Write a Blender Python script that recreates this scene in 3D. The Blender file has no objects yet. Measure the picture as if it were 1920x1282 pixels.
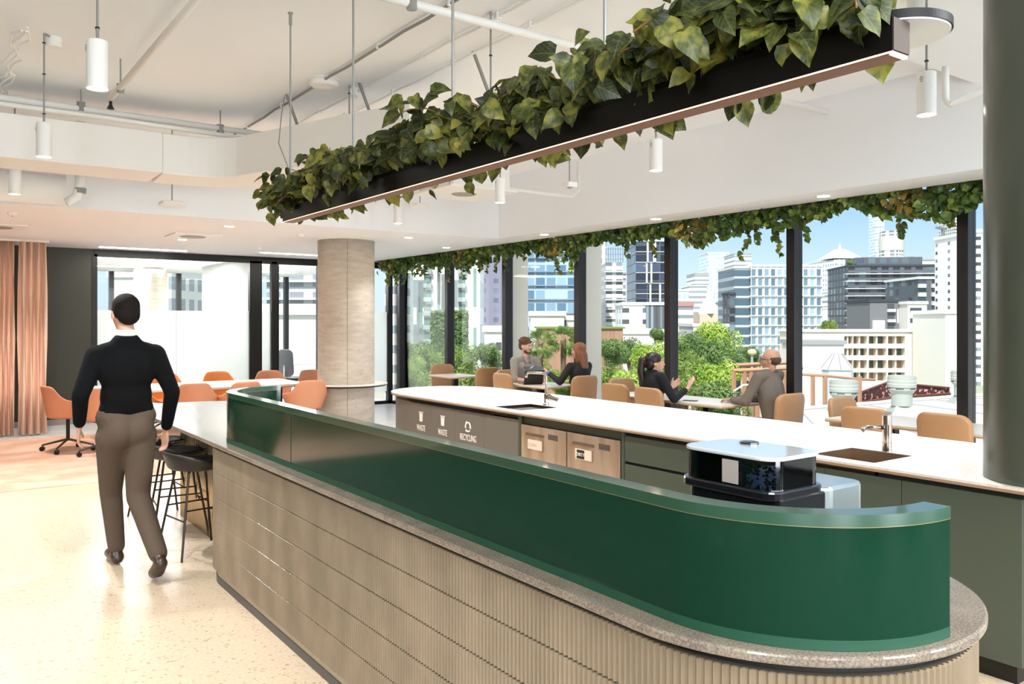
import bpy, bmesh, math, random
from mathutils import Vector, Matrix, Euler, Quaternion
PI = math.pi
R = math.radians
scene = bpy.context.scene
COL = scene.collection
random.seed(7)

# ------------------------------------------------------------------ camera
F, X0, Y0, VX, H = 1525.0, 960.0, 603.0, -137.0, 1.64
YAW = math.atan((X0 - VX) / F)
SY, CY = math.sin(YAW), math.cos(YAW)
cd = bpy.data.cameras.new('camera'); cam = bpy.data.objects.new('camera', cd); COL.objects.link(cam)
cam.location = (0, 0, H); cam.rotation_euler = (PI / 2, 0, -YAW)
cd.sensor_width = 36; cd.lens = F / 1920 * 36; cd.shift_y = (Y0 - 641) / 1920 ; cd.clip_end = 4000; cd.clip_start = 0.05
scene.camera = cam

def at(px, py, Z):
    """world point seen at that pixel of the survey, Z metres ahead of the viewpoint"""
    L = (px - X0) / F * Z
    return Vector((L * CY + Z * SY, Z * CY - L * SY, H - (py - Y0) / F * Z))

# ------------------------------------------------------------------ world, sun, exposure
world = bpy.data.worlds.new('world'); scene.world = world; world.use_nodes = True
nt = world.node_tree; nt.nodes.clear()
tc = nt.nodes.new('ShaderNodeTexCoord'); sp = nt.nodes.new('ShaderNodeSeparateXYZ')
rmp = nt.nodes.new('ShaderNodeValToRGB'); bg = nt.nodes.new('ShaderNodeBackground'); ow = nt.nodes.new('ShaderNodeOutputWorld')
nt.links.new(tc.outputs['Generated'], sp.inputs[0]); nt.links.new(sp.outputs['Z'], rmp.inputs[0])
nt.links.new(rmp.outputs[0], bg.inputs[0]); nt.links.new(bg.outputs[0], ow.inputs[0])
el = rmp.color_ramp.elements
el[0].position = 0.0; el[0].color = (0.42, 0.47, 0.51, 1)
el[1].position = 0.16; el[1].color = (0.175, 0.34, 0.56, 1)
e = el.new(0.05); e.color = (0.40, 0.50, 0.57, 1)
e = el.new(0.36); e.color = (0.50, 0.56, 0.64, 1)
e = el.new(0.8); e.color = (0.62, 0.66, 0.70, 1)
bg.inputs[1].default_value = 1.45
sd = bpy.data.lights.new('sun', 'SUN'); so = bpy.data.objects.new('sun', sd); COL.objects.link(so)
sd.energy = 4.3; sd.angle = R(0.6); sd.color = (1.0, 0.96, 0.9)
so.rotation_euler = Vector((0.62, 0.42, -0.85)).to_track_quat('-Z', 'Y').to_euler()
scene.view_settings.view_transform = 'Standard'; scene.view_settings.look = 'None'
scene.view_settings.gamma = 1; scene.view_settings.use_curve_mapping = False
scene.view_settings.exposure = 0.46
try:
    scene.cycles.use_denoising = True; scene.cycles.max_bounces = 10; scene.cycles.diffuse_bounces = 5
    scene.cycles.transparent_max_bounces = 24; scene.cycles.caustics_reflective = False; scene.cycles.caustics_refractive = False
    scene.cycles.sample_clamp_indirect = 6
except Exception: pass

def lamp(kind, name, loc, power, color=(1, .93, .84), size=.1, rot=(0, 0, 0), sy=None, spot=None, parent=None, blend=.6):
    d = bpy.data.lights.new(name, kind); d.energy = power; d.color = color
    o = bpy.data.objects.new(name, d); COL.objects.link(o); o.location = loc; o.rotation_euler = rot
    if kind == 'AREA':
        d.shape = 'RECTANGLE'; d.size = size; d.size_y = sy or size
    elif kind == 'SPOT':
        d.spot_size = R(spot or 120); d.spot_blend = blend; d.shadow_soft_size = size
    else: d.shadow_soft_size = size
    if parent: o.parent = parent
    return o

# area lamps added as daylight from unseen windows behind the viewpoint
DAY = (0.88, 0.95, 1.0)
for x_ in (-3.0, 0.0, 3.0, 6.0): lamp('AREA', 'window_daylight_fill', (x_, -3.9, 1.6), 125, DAY, 1.3, (R(90), 0, 0), 2.6)
# unseen overhead area lamps added behind the viewpoint to brighten the room
for x_, y_ in ((-2.6, -1.6), (0.6, -1.6), (4.2, -1.2)):
    lamp('AREA', 'panel_fill_light', (x_, y_, 3.4), 230, (.90, .96, 1), 2.6, (0, 0, 0), 1.2)

for x_, y_ in ((-2.6, 1.6), (-2.6, 4.0), (-2.6, 6.4), (-1.2, 8.6)):  # unseen spots added on the left as extra room light, no fittings
    lamp('SPOT', 'side_fill_spot', (x_, y_, 3.3), 380, (.93, .97, 1), .09, (0, 0, 0), spot=150, blend=.9)
# ------------------------------------------------------------------ helpers
def s2l(c):
    return tuple((v / 12.92 if v <= .04045 else ((v + .055) / 1.055) ** 2.4) for v in c)
def hexc(h):
    h = h.lstrip('#'); return s2l(tuple(int(h[i:i + 2], 16) / 255 for i in (0, 2, 4)))
MATS = {}
def M(name, col, rough=.6, metal=0., spec=.5, noise=None, bump=None, coat=0, trans=0, emit=None, alpha=None, sub=0, nscale3=None):
    """noise = (scale, second colour, sharpness low, high); bump = (scale, strength)"""
    if name in MATS: return MATS[name]
    m = bpy.data.materials.new(name); m.use_nodes = True; t = m.node_tree; b = t.nodes['Principled BSDF']
    c = hexc(col) if isinstance(col, str) else col
    b.inputs['Base Color'].default_value = (*c, 1); b.inputs['Roughness'].default_value = rough
    b.inputs['Metallic'].default_value = metal; b.inputs['Specular IOR Level'].default_value = spec
    if coat: b.inputs['Coat Weight'].default_value = coat; b.inputs['Coat Roughness'].default_value = .05
    if trans: b.inputs['Transmission Weight'].default_value = trans
    if emit: b.inputs['Emission Color'].default_value = (*hexc(emit[0]), 1); b.inputs['Emission Strength'].default_value = emit[1]
    if noise or bump:
        tcn = t.nodes.new('ShaderNodeTexCoord'); mp = t.nodes.new('ShaderNodeMapping')
        t.links.new(tcn.outputs['Object'], mp.inputs[0])
        if nscale3: mp.inputs['Scale'].default_value = nscale3
    if noise:
        n = t.nodes.new('ShaderNodeTexNoise'); n.inputs['Scale'].default_value = noise[0]; n.inputs['Detail'].default_value = 6
        cr = t.nodes.new('ShaderNodeValToRGB'); cr.color_ramp.elements[0].position = noise[2]; cr.color_ramp.elements[1].position = noise[3]
        cr.color_ramp.elements[0].color = (*c, 1); cr.color_ramp.elements[1].color = (*hexc(noise[1]), 1)
        t.links.new(mp.outputs[0], n.inputs[0]); t.links.new(n.outputs[0], cr.inputs[0]); t.links.new(cr.outputs[0], b.inputs['Base Color'])
    if bump:
        n2 = t.nodes.new('ShaderNodeTexNoise'); n2.inputs['Scale'].default_value = bump[0]; n2.inputs['Detail'].default_value = 4
        bn = t.nodes.new('ShaderNodeBump'); bn.inputs['Strength'].default_value = bump[1]; bn.inputs['Distance'].default_value = .01
        t.links.new(mp.outputs[0], n2.inputs[0]); t.links.new(n2.outputs[0], bn.inputs['Height']); t.links.new(bn.outputs[0], b.inputs['Normal'])
    MATS[name] = m
    return m

def nodes_of(m): return m.node_tree, m.node_tree.nodes['Principled BSDF']

def new(): return bmesh.new()
def box(bm, x0, x1, y0, y1, z0, z1, rot=0, c=None):
    vs = [bm.verts.new((x, y, z)) for x in (x0, x1) for y in (y0, y1) for z in (z0, z1)]
    for f in ((0, 1, 3, 2), (4, 6, 7, 5), (0, 4, 5, 1), (2, 3, 7, 6), (0, 2, 6, 4), (1, 5, 7, 3)):
        bm.faces.new([vs[i] for i in f])
    if rot:
        cc = Vector(c or ((x0 + x1) / 2, (y0 + y1) / 2, 0)); mt = Matrix.Rotation(rot, 3, 'Z')
        for v in vs: v.co = cc + mt @ (v.co - cc)
    return vs
def prism(bm, pts, z0, z1):
    n = len(pts)
    a = [bm.verts.new((p[0], p[1], z0)) for p in pts]; b = [bm.verts.new((p[0], p[1], z1)) for p in pts]
    bm.faces.new(a[::-1]); bm.faces.new(b)
    for i in range(n): bm.faces.new((a[i], a[(i + 1) % n], b[(i + 1) % n], b[i]))
def cyl(bm, p0, p1, r0, r1=None, seg=12, cap=True):
    r1 = r0 if r1 is None else r1
    p0, p1 = Vector(p0), Vector(p1); q = (p1 - p0).to_track_quat('Z', 'Y')
    a, b = [], []
    for i in range(seg):
        d = q @ Vector((math.cos(2 * PI * i / seg), math.sin(2 * PI * i / seg), 0))
        a.append(bm.verts.new(p0 + d * r0)); b.append(bm.verts.new(p1 + d * r1))
    for i in range(seg): bm.faces.new((a[i], a[(i + 1) % seg], b[(i + 1) % seg], b[i]))
    if cap: bm.faces.new(a[::-1]); bm.faces.new(b)
def tube(bm, pts, r, seg=8):
    pts = [Vector(p) for p in pts]; rings = []; prev = None
    for i, p in enumerate(pts):
        d = (pts[min(i + 1, len(pts) - 1)] - pts[max(i - 1, 0)]).normalized()
        ref = prev if prev is not None else (Vector((0, 0, 1)) if abs(d.z) < .9 else Vector((1, 0, 0)))
        u = (ref - d * ref.dot(d)).normalized(); prev = u; w = d.cross(u)
        rr = r[i] if isinstance(r, (list, tuple)) else r
        rings.append([bm.verts.new(p + (u * math.cos(2 * PI * k / seg) + w * math.sin(2 * PI * k / seg)) * rr) for k in range(seg)])
    for a, b in zip(rings, rings[1:]):
        for k in range(seg): bm.faces.new((a[k], a[(k + 1) % seg], b[(k + 1) % seg], b[k]))
    bm.faces.new(rings[0][::-1]); bm.faces.new(rings[-1])
def lathe(bm, prof, c=(0, 0, 0), seg=24):
    rings = []
    for r, z in prof:
        rings.append([bm.verts.new((c[0] + max(r, 1e-4) * math.cos(2 * PI * k / seg), c[1] + max(r, 1e-4) * math.sin(2 * PI * k / seg), c[2] + z)) for k in range(seg)])
    for a, b in zip(rings, rings[1:]):
        for k in range(seg): bm.faces.new((a[k], a[(k + 1) % seg], b[(k + 1) % seg], b[k]))
    bm.faces.new(rings[0][::-1]); bm.faces.new(rings[-1])
def ell(bm, c, r, rot=None, seg=16):
    mt = Matrix.Translation(Vector(c)) @ (rot.to_matrix().to_4x4() if rot else Matrix.Identity(4)) @ Matrix.Diagonal((*r, 1))
    bmesh.ops.create_uvsphere(bm, u_segments=seg, v_segments=max(6, seg * 2 // 3), radius=1, matrix=mt)
def rrect(w, h, r, n=5, cx=0, cy=0):
    o = []
    for sx, sy, a0 in ((1, 1, 0), (-1, 1, 90), (-1, -1, 180), (1, -1, 270)):
        for i in range(n + 1):
            a = R(a0 + 90 * i / n); o.append((cx + sx * (w / 2 - r) + r * math.cos(a), cy + sy * (h / 2 - r) + r * math.sin(a)))
    return o
def pad(bm, outline, t, er, xf, rings=4):
    """cushion-edged slab: outline in (a, b), thickness along c, xf maps (a, b, c) to a point"""
    cx = sum(p[0] for p in outline) / len(outline); cy = sum(p[1] for p in outline) / len(outline)
    loops = []
    def ring(s, inset, c):
        o = []
        for a, b in outline:
            d = math.hypot(a - cx, b - cy) or 1; k = s * (d - inset) / d
            o.append(bm.verts.new(xf(cx + (a - cx) * k, cy + (b - cy) * k, c)))
        return o
    for i in range(1, rings): loops.append(ring(i / rings, er, -t / 2))
    for i in range(5):
        a = PI / 2 * i / 4; loops.append(ring(1, er * (1 - math.sin(a)), -t / 2 + er * (1 - math.cos(a))))
    for i in range(4, -1, -1):
        a = PI / 2 * i / 4; loops.append(ring(1, er * (1 - math.sin(a)), t / 2 - er * (1 - math.cos(a))))
    for i in range(rings - 1, 0, -1): loops.append(ring(i / rings, er, t / 2))
    n = len(outline)
    for a, b in zip(loops, loops[1:]):
        for k in range(n): bm.faces.new((a[k], a[(k + 1) % n], b[(k + 1) % n], b[k]))
    bm.faces.new(loops[0][::-1]); bm.faces.new(loops[-1])

def obj(name, bm, mat, parent=None, smooth=False, bevel=0, sub=0, loc=None, mods=None):
    bmesh.ops.recalc_face_normals(bm, faces=bm.faces)
    me = bpy.data.meshes.new(name); bm.to_mesh(me); bm.free()
    for m in (mat if isinstance(mat, (list, tuple)) else [mat]): me.materials.append(m)
    o = bpy.data.objects.new(name, me); COL.objects.link(o)
    if smooth: me.shade_smooth()
    if bevel:
        b = o.modifiers.new('bevel', 'BEVEL'); b.width = bevel; b.segments = 2; b.limit_method = 'ANGLE'; b.angle_limit = R(40)
    if sub:
        s = o.modifiers.new('sub', 'SUBSURF'); s.levels = sub; s.render_levels = sub
    if parent: o.parent = parent
    if loc: o.location = loc
    return o
def tag(o, label, cat, group=None, kind=None):
    o['label'] = label; o['category'] = cat
    if group: o['group'] = group
    if kind: o['kind'] = kind
    return o
def thing(name, label, cat, loc=(0, 0, 0), rz=0, group=None):
    o = bpy.data.objects.new(name, None); COL.objects.link(o); o.location = loc; o.rotation_euler = (0, 0, rz)
    return tag(o, label, cat, group)
def struct(name, bm, mat, **k):
    o = obj(name, bm, mat, **k); o['kind'] = 'structure'; return o
def dup(root, loc=None, rz=None, label=None, group=None):
    r = root.copy(); COL.objects.link(r)
    if loc is not None: r.location = loc
    if rz is not None: r.rotation_euler = (0, 0, rz)
    if label: r['label'] = label
    if group: r['group'] = group
    for ch in list(root.children):
        c = ch.copy(); COL.objects.link(c); c.parent = r
        for g in list(ch.children):
            d = g.copy(); COL.objects.link(d); d.parent = c
    return r
def rawmesh(name, verts, faces, mat, parent=None, uvs=None, smooth=False):
    me = bpy.data.meshes.new(name); me.from_pydata(verts, [], faces); me.update()
    for m in (mat if isinstance(mat, (list, tuple)) else [mat]): me.materials.append(m)
    if uvs:
        uv = me.uv_layers.new(name='uv')
        for l in me.loops: uv.data[l.index].uv = uvs[l.vertex_index]
    if smooth: me.shade_smooth()
    o = bpy.data.objects.new(name, me); COL.objects.link(o)
    if parent: o.parent = parent
    return o
def text(name, s, size, mat, loc, rot, parent=None, ext=.0008, align='CENTER'):
    c = bpy.data.curves.new(name, 'FONT'); c.body = s; c.size = size; c.extrude = ext; c.align_x = align
    tmp = bpy.data.objects.new('tmp_text', c); COL.objects.link(tmp); bpy.context.view_layer.update()
    me = bpy.data.meshes.new_from_object(tmp.evaluated_get(bpy.context.evaluated_depsgraph_get())); bpy.data.objects.remove(tmp); bpy.data.curves.remove(c)
    me.name = name; me.materials.clear(); me.materials.append(mat)
    o = bpy.data.objects.new(name, me); COL.objects.link(o); o.location = loc; o.rotation_euler = rot
    if parent: o.parent = parent
    return o

# ------------------------------------------------------------------ materials
WHITE = M('ceiling_paint', '#eff2f5', .9)
WHITE2 = M('white_metal', '#ecebe8', .45)
DUCT = M('painted_duct', '#eeece9', .6, bump=(14, .25))
BLACK = M('black_metal', '#15130f', .4, .3)
FRAME = M('dark_anodised', '#2e2b2c', .35, .5)
CHROME = M('chrome', '#c9c0b8', .12, 1)
STEEL = M('brushed_steel', '#c4b8aa', .35, .9)
GLOW = M('lamp_glow', '#fff6e8', emit=('#fff4e4', 9))
GREYP = M('grey_plastic', '#8d8c89', .5)

def glass_mat(name, tint=(.97, .985, .98), refl=.10, rough=0.0):
    m = bpy.data.materials.new(name); m.use_nodes = True; t = m.node_tree; t.nodes.clear()
    o = t.nodes.new('ShaderNodeOutputMaterial'); tr = t.nodes.new('ShaderNodeBsdfTransparent'); tr.inputs[0].default_value = (*tint, 1)
    g = t.nodes.new('ShaderNodeBsdfGlossy'); g.inputs['Roughness'].default_value = rough
    lw = t.nodes.new('ShaderNodeLayerWeight'); lw.inputs[0].default_value = refl
    mx = t.nodes.new('ShaderNodeMixShader')
    t.links.new(lw.outputs['Fresnel'], mx.inputs[0]); t.links.new(tr.outputs[0], mx.inputs[1]); t.links.new(g.outputs[0], mx.inputs[2]); t.links.new(mx.outputs[0], o.inputs[0])
    return m
GLASS = glass_mat('window_glass', refl=.12)
def frosted_mat():
    m = bpy.data.materials.new('frosted_film'); m.use_nodes = True; t = m.node_tree; t.nodes.clear()
    o = t.nodes.new('ShaderNodeOutputMaterial'); tr = t.nodes.new('ShaderNodeBsdfTranslucent'); tr.inputs[0].default_value = (.93, .95, .94, 1)
    d = t.nodes.new('ShaderNodeBsdfDiffuse'); d.inputs[0].default_value = (.85, .87, .86, 1)
    mx = t.nodes.new('ShaderNodeMixShader'); mx.inputs[0].default_value = .45
    t.links.new(tr.outputs[0], mx.inputs[1]); t.links.new(d.outputs[0], mx.inputs[2]); t.links.new(mx.outputs[0], o.inputs[0])
    return m
FROST = frosted_mat()

def terrazzo():
    m = M('terrazzo', '#c3ac92', .3, spec=.4); t, b = nodes_of(m)
    tc = t.nodes.new('ShaderNodeTexCoord'); v = t.nodes.new('ShaderNodeTexVoronoi'); v.inputs['Scale'].default_value = 75
    wn = t.nodes.new('ShaderNodeTexVoronoi'); wn.inputs['Scale'].default_value = 28
    r1 = t.nodes.new('ShaderNodeValToRGB'); r1.color_ramp.elements[0].position = .93; r1.color_ramp.elements[1].position = .97
    r1.color_ramp.elements[0].color = (0, 0, 0, 1); r1.color_ramp.elements[1].color = (1, 1, 1, 1)
    sx = t.nodes.new('ShaderNodeSeparateColor'); mix = t.nodes.new('ShaderNodeMix'); mix.data_type = 'RGBA'
    n = t.nodes.new('ShaderNodeTexNoise'); n.inputs['Scale'].default_value = 60; n.inputs['Detail'].default_value = 5
    cr = t.nodes.new('ShaderNodeValToRGB'); cr.color_ramp.elements[0].color = (*hexc('#bfa88c'), 1); cr.color_ramp.elements[1].color = (*hexc('#ccb79d'), 1)
    cr.color_ramp.elements[0].position = .35; cr.color_ramp.elements[1].position = .65
    for q in (v, wn, n): t.links.new(tc.outputs['Object'], q.inputs['Vector'])
    t.links.new(n.outputs[0], cr.inputs[0]); t.links.new(v.outputs['Color'], sx.inputs[0]); t.links.new(sx.outputs[0], r1.inputs[0])
    t.links.new(r1.outputs[0], mix.inputs[0]); t.links.new(cr.outputs[0], mix.inputs[6]); mix.inputs[7].default_value = (*hexc('#a38c70'), 1)
    t.links.new(mix.outputs[2], b.inputs['Base Color'])
    return m
TERR = terrazzo()
CARPET = M('peach_carpet', '#c69a80', .95, noise=(2.2, '#d9b69e', .38, .62), bump=(250, .6))
GREYFLOOR = M('pale_concrete_floor', '#c9c6c2', .3, noise=(3, '#dad7d3', .3, .7))
CONC = M('concrete', '#b3a797', .85, noise=(5, '#c7bcae', .3, .72), bump=(60, .25), nscale3=(1, 1, 4))
DGREEN = M('green_black_panel', '#33362b', .55)
# ------------------------------------------------------------------ the room
UP, VW, ZS, ZC = 14.7, 7.62, 2.82, 3.68          # partition, facade, soffit height, upper ceiling height
bm = new(); box(bm, -.3, 7.8, .6, 9.2, -.1, 0); struct('floor', bm, TERR)
bm = new(); box(bm, -4.5, -.3, -4, 9.2, -.1, 0.004); box(bm, -.3, 7.8, -4, .6, -.1, .004); struct('floor', bm, M('unseen_dark_floor', '#2c322c', .95, noise=(3, '#3a4038', .4, .6)))  # unseen floor made dark to deepen the screen's reflections and cut bounce
bm = new(); box(bm, -4.5, 3.3, 9.2, 13.2, -.1, 0.006); o = struct('floor', bm, CARPET)
bm = new(); box(bm, 3.3, 7.8, 9.2, 21, -.1, 0); box(bm, -4.5, 3.3, 13.2, 21, -.1, 0); struct('floor', bm, GREYFLOOR)
# ceiling: high recess over the bar, dropped soffit round it
bm = new(); box(bm, -4.5, 6.6, 3.03, 9.5, ZC, ZC + .1); struct('ceiling', bm, WHITE)
bm = new(); box(bm, -4.5, 6.6, -4, 3.03, 3.49, 3.68); struct('ceiling', bm, WHITE)
bm = new(); box(bm, -4.5, 6.6, 9.5, UP, ZS, ZS + .12); box(bm, 6.6, 7.1, -4, UP, ZS, ZS + .12); struct('ceiling', bm, WHITE)
bm = new(); box(bm, 6.6, 6.7, -4, 9.6, ZS + .12, ZC + .12); struct('wall_right', bm, WHITE)
bm = new(); box(bm, -4.5, 6.6, 9.5, 9.6, ZS + .12, ZC + .12); struct('wall_far', bm, WHITE)
bm = new(); box(bm, 7.1, 7.8, -4, UP, 3.1, 3.2); box(bm, 7.05, 7.1, -4, UP, ZS + .12, 3.2); struct('trim_1', bm, WHITE)
# walls outside the picture (left with windows, behind)
WALLP = M('wall_paint', '#6a6259', .8)
bm = new()
box(bm, -4.6, -4.5, 4.6, 21, 0, 3.7); box(bm, -4.6, -4.5, -4, -1.6, 0, 3.7); box(bm, -4.6, -4.5, -1.6, 4.6, 2.8, 3.7); box(bm, -4.6, -4.5, -1.6, 4.6, 0, .25)
for y in (-.1, 1.5, 3.05): box(bm, -4.6, -4.5, y - .12, y + .12, .25, 2.8)
struct('wall_left', bm, WALLP)
bm = new(); box(bm, -4.6, 8, -4.1, -4, 0, 3.7); struct('wall_back', bm, WALLP)
# dark green wall between curtain and glazed offices
bm = new(); box(bm, -4.5, 2.2, UP - .02, UP + .12, 0, ZS); struct('wall_green', bm, DGREEN)
bm = new(); box(bm, -4.5, 2.2, UP - .035, UP - .02, 0, .09); struct('baseboard_far', bm, M('grey_skirting', '#8c8a86', .6))

# ---- glazed partition
bm = new()
for x0, x1 in ((2.17, 2.25), (4.73, 4.95), (5.13, 5.23), (7.5, 7.6)):
    box(bm, x0, x1, UP - .03, UP + .08, 0, 2.74)
box(bm, 2.2, 7.6, UP - .03, UP + .08, 2.70, ZS); box(bm, 2.2, 7.6, UP - .03, UP + .08, 0, .06)
wf = thing('glazed_partition', 'dark framed glass office partition with frosted lower band', 'glass partition'); wf.name = 'window_1'; wf['kind'] = 'structure'
del wf['label']; del wf['category']
obj('window_frame', bm, BLACK, wf)
for x0, x1 in ((2.25, 3.48), (3.485, 4.73), (4.95, 5.13), (6.07, 7.5)):
    bm = new(); box(bm, x0, x1, UP + .02, UP + .03, .06, 2.70); obj('glass_pane', bm, GLASS, wf)
for x0, x1 in ((2.25, 3.48), (3.485, 4.73), (4.95, 5.13), (6.07, 7.5)):
    bm = new(); box(bm, x0, x1, UP + .034, UP + .036, .25 if x0 > 5 else .06, 1.83); obj('frosted_band', bm, FROST, wf)
# glass door with number
dr = bpy.data.objects.new('door_1', None); COL.objects.link(dr); dr['kind'] = 'structure'
bm = new()
box(bm, 5.23, 5.27, UP - .02, UP + .05, .0, 2.70); box(bm, 6.01, 6.07, UP - .02, UP + .05, 0, 2.70)
obj('door_frame', bm, BLACK, dr)
bm = new(); box(bm, 5.27, 6.01, UP + .01, UP + .02, .02, 2.66); obj('glass_pane', bm, GLASS, dr)
text('lettering', '19', .075, M('grey_vinyl', '#7d7f7f', .6), (6.2, UP + .01, 1.02), (R(90), 0, 0), wf)

# ---- offices behind the partition
bm = new(); box(bm, 2.2, 7.8, UP + .1, 21, ZS, ZS + .1); struct('ceiling', bm, WHITE)
bm = new(); box(bm, 2.1, 2.2, UP + .1, 21, 0, ZS); struct('wall_office', bm, WALLP)
bm = new(); box(bm, 2.2, 7.8, 20.9, 21, 0, .25)
for x in (2.2, 3.5, 5.0, 6.42, 7.7): box(bm, x - .05, x + .05, 20.85, 21, .25, ZS)
struct('window_2', bm, FRAME)
bm = new(); box(bm, 2.2, 7.8, 20.93, 20.94, .25, ZS); struct('window_3', bm, GLASS)
bm = new(); box(bm, 4.83, 4.93, UP + .1, 18.2, 0, ZS); struct('wall_divider', bm, M('office_wall', '#d9dcd9', .8))
for x, y in ((3.4, 16.5), (3.4, 19), (6.3, 16.6), (6.3, 19)):
    t = thing('added_ceiling_light', {3.4: {16.5: 'nearer left', 19: 'farther left'}, 6.3: {16.6: 'nearer right', 19: 'farther right'}}[x][y] + ' linear light added in the office ceiling to brighten the frosted glass', 'ceiling light', (x, y, ZS), 0, 'added office ceiling lights')
    bm = new(); box(bm, -.9, .9, -.06, .06, -.012, -.002); obj('diffuser', bm, GLOW, t)
    bm = new(); box(bm, -.93, .93, -.08, .08, -.004, 0); obj('frame', bm, WHITE2, t)
    lamp('AREA', 'office_fill_light', (x, y, ZS - .04), 125, (.97, .98, 1), 1.6, (0, 0, 0), .3)  # fill lamp added in the office so the frosted band looks bright
bm = new(); lathe(bm, [(.34, 0), (.34, ZS)], (4.0, 19.2, 0), 32); t = obj('concrete_column', bm, CONC); tag(t, 'raw concrete column inside the office behind the clear glass', 'column')

# ---- window facade
fc = bpy.data.objects.new('window_4', None); COL.objects.link(fc); fc['kind'] = 'structure'
MU = [1.77, 3.56, 5.35, 7.14, 8.9, 10.70, 12.49, 14.30]
for u in MU:
    bm = new(); box(bm, VW - .09, VW + .06, u - .05, u + .05, 0, 3.1); obj('mullion', bm, FRAME, fc, bevel=.004)
bm = new(); box(bm, VW - .05, VW + .05, -4, UP, 0, .06); box(bm, VW - .05, VW + .05, -4, UP, 3.02, 3.1); obj('window_frame', bm, FRAME, fc)
for a, b in zip([-4] + MU, MU + [UP]):
    bm = new(); box(bm, VW + .0, VW + .012, a + .05, b - .05, .06, 3.02); obj('glass_pane', bm, GLASS, fc)
FIN = M('pale_fin', '#f6ecdc', .5)
for u in (8.93, 10.73):
    bm = new(); box(bm, VW + .1, VW + .44, u + .02, u + .08, -3, 3.6); o = obj('facade_fin', bm, FIN)
    tag(o, 'pale vertical fin outside the glass, ' + ('right beside the red-haired woman' if u < 10 else 'left of the fair fin, behind the bearded man'), 'fin', 'facade fins')
# slab edge above and below the facade
bm = new(); box(bm, -4.6, 7.9, -4.1, 21.1, 3.8, 4.1); struct('ceiling_slab', bm, WHITE)
bm = new(); box(bm, -4.6, 7.72, -4.1, 21.1, -.5, -.1); struct('floor_slab', bm, M('slab', '#b5b1aa', .8))

# ---- concrete column with ring shelf and long table
cc = (5.0, 11.12)
bm = new(); lathe(bm, [(.41, 0), (.41, .70), (.41, 1.4), (.41, 2.2), (.41, ZS)], (cc[0], cc[1], 0), 48)
o = obj('concrete_column', bm, CONC, smooth=True); tag(o, 'thick round board-marked concrete column standing in the middle of the room', 'column'); colm = o
for a0 in (248, 68):
    bm = new(); ax, ay = .41 * math.cos(R(a0)), .41 * math.sin(R(a0)); box(bm, cc[0] + ax - .003, cc[0] + ax + .003, cc[1] + ay - .003, cc[1] + ay + .003, 0, ZS); obj('formwork_joint', bm, M('joint_shade', '#8d8172', .9), colm)
bm = new(); rp_ = random.Random(4)
for k in range(60):
    a0 = R(rp_.uniform(180, 360)); ell(bm, (cc[0] + .41 * math.cos(a0), cc[1] + .41 * math.sin(a0), rp_.uniform(.2, 2.7)), (.007, .007, .006), None, 6)
o_ = obj('air_hole', bm, M('joint_shade', '#8d8172', .9), colm); o_['kind'] = 'stuff'
LAM = M('pale_laminate', '#d8cdbf', .35)
PLY = M('ply_edge', '#b98f63', .6)
t = thing('ring_shelf', 'round pale shelf wrapped around the concrete column', 'shelf', (cc[0], cc[1], .74))
bm = new()
seg = 48
for k in range(seg):
    pass
r0, r1 = .415, .60
vs = []
for k in range(seg):
    a = 2 * PI * k / seg; vs.append([bm.verts.new((r * math.cos(a), r * math.sin(a), z)) for r, z in ((r0, -.012), (r1, -.012), (r1, 0), (r0, 0))])
for k in range(seg):
    a, b = vs[k], vs[(k + 1) % seg]
    for i in range(4): bm.faces.new((a[i], a[(i + 1) % 4], b[(i + 1) % 4], b[i]))
obj('shelf_top', bm, LAM, t)
bm = new(); vs = []
for k in range(seg):
    a = 2 * PI * k / seg; vs.append([bm.verts.new((r * math.cos(a), r * math.sin(a), z)) for r, z in ((r0, -.035), (.58, -.035), (.595, -.012), (r0, -.012))])
for k in range(seg):
    a, b = vs[k], vs[(k + 1) % seg]
    for i in range(4): bm.faces.new((a[i], a[(i + 1) % 4], b[(i + 1) % 4], b[i]))
obj('shelf_edge', bm, BLACK, t)
t = thing('long_table', 'long pale meeting table ringed by terracotta shell chairs', 'table', (3.1, 12.05, 0))
bm = new(); prism(bm, rrect(2.9, 1.25, .12), .71, .74); obj('tabletop', bm, LAM, t, bevel=.003)
bm = new(); prism(bm, rrect(2.86, 1.21, .12), .695, .709); obj('table_edge', bm, PLY, t)
for sx in (-1.1, 1.1):
    for sy in (-.4, .4):
        bm = new(); cyl(bm, (sx, sy, 0), (sx, sy, .70), .03, .03); obj('leg', bm, BLACK, t)

# ---- green painted column standing on the island
bm = new(); lathe(bm, [(.30, 0), (.30, 3.49 - .9)], (0, 0, 0), 64)
GCOL = M('column_paint', '#43483d', .25, spec=.6)
o = obj('painted_column', bm, GCOL, smooth=True, loc=(4.27, 1.59, .902)); tag(o, 'grey-green gloss painted round column rising from the near end of the island', 'column')
em = o.modifiers.new('e', 'EDGE_SPLIT')

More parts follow.
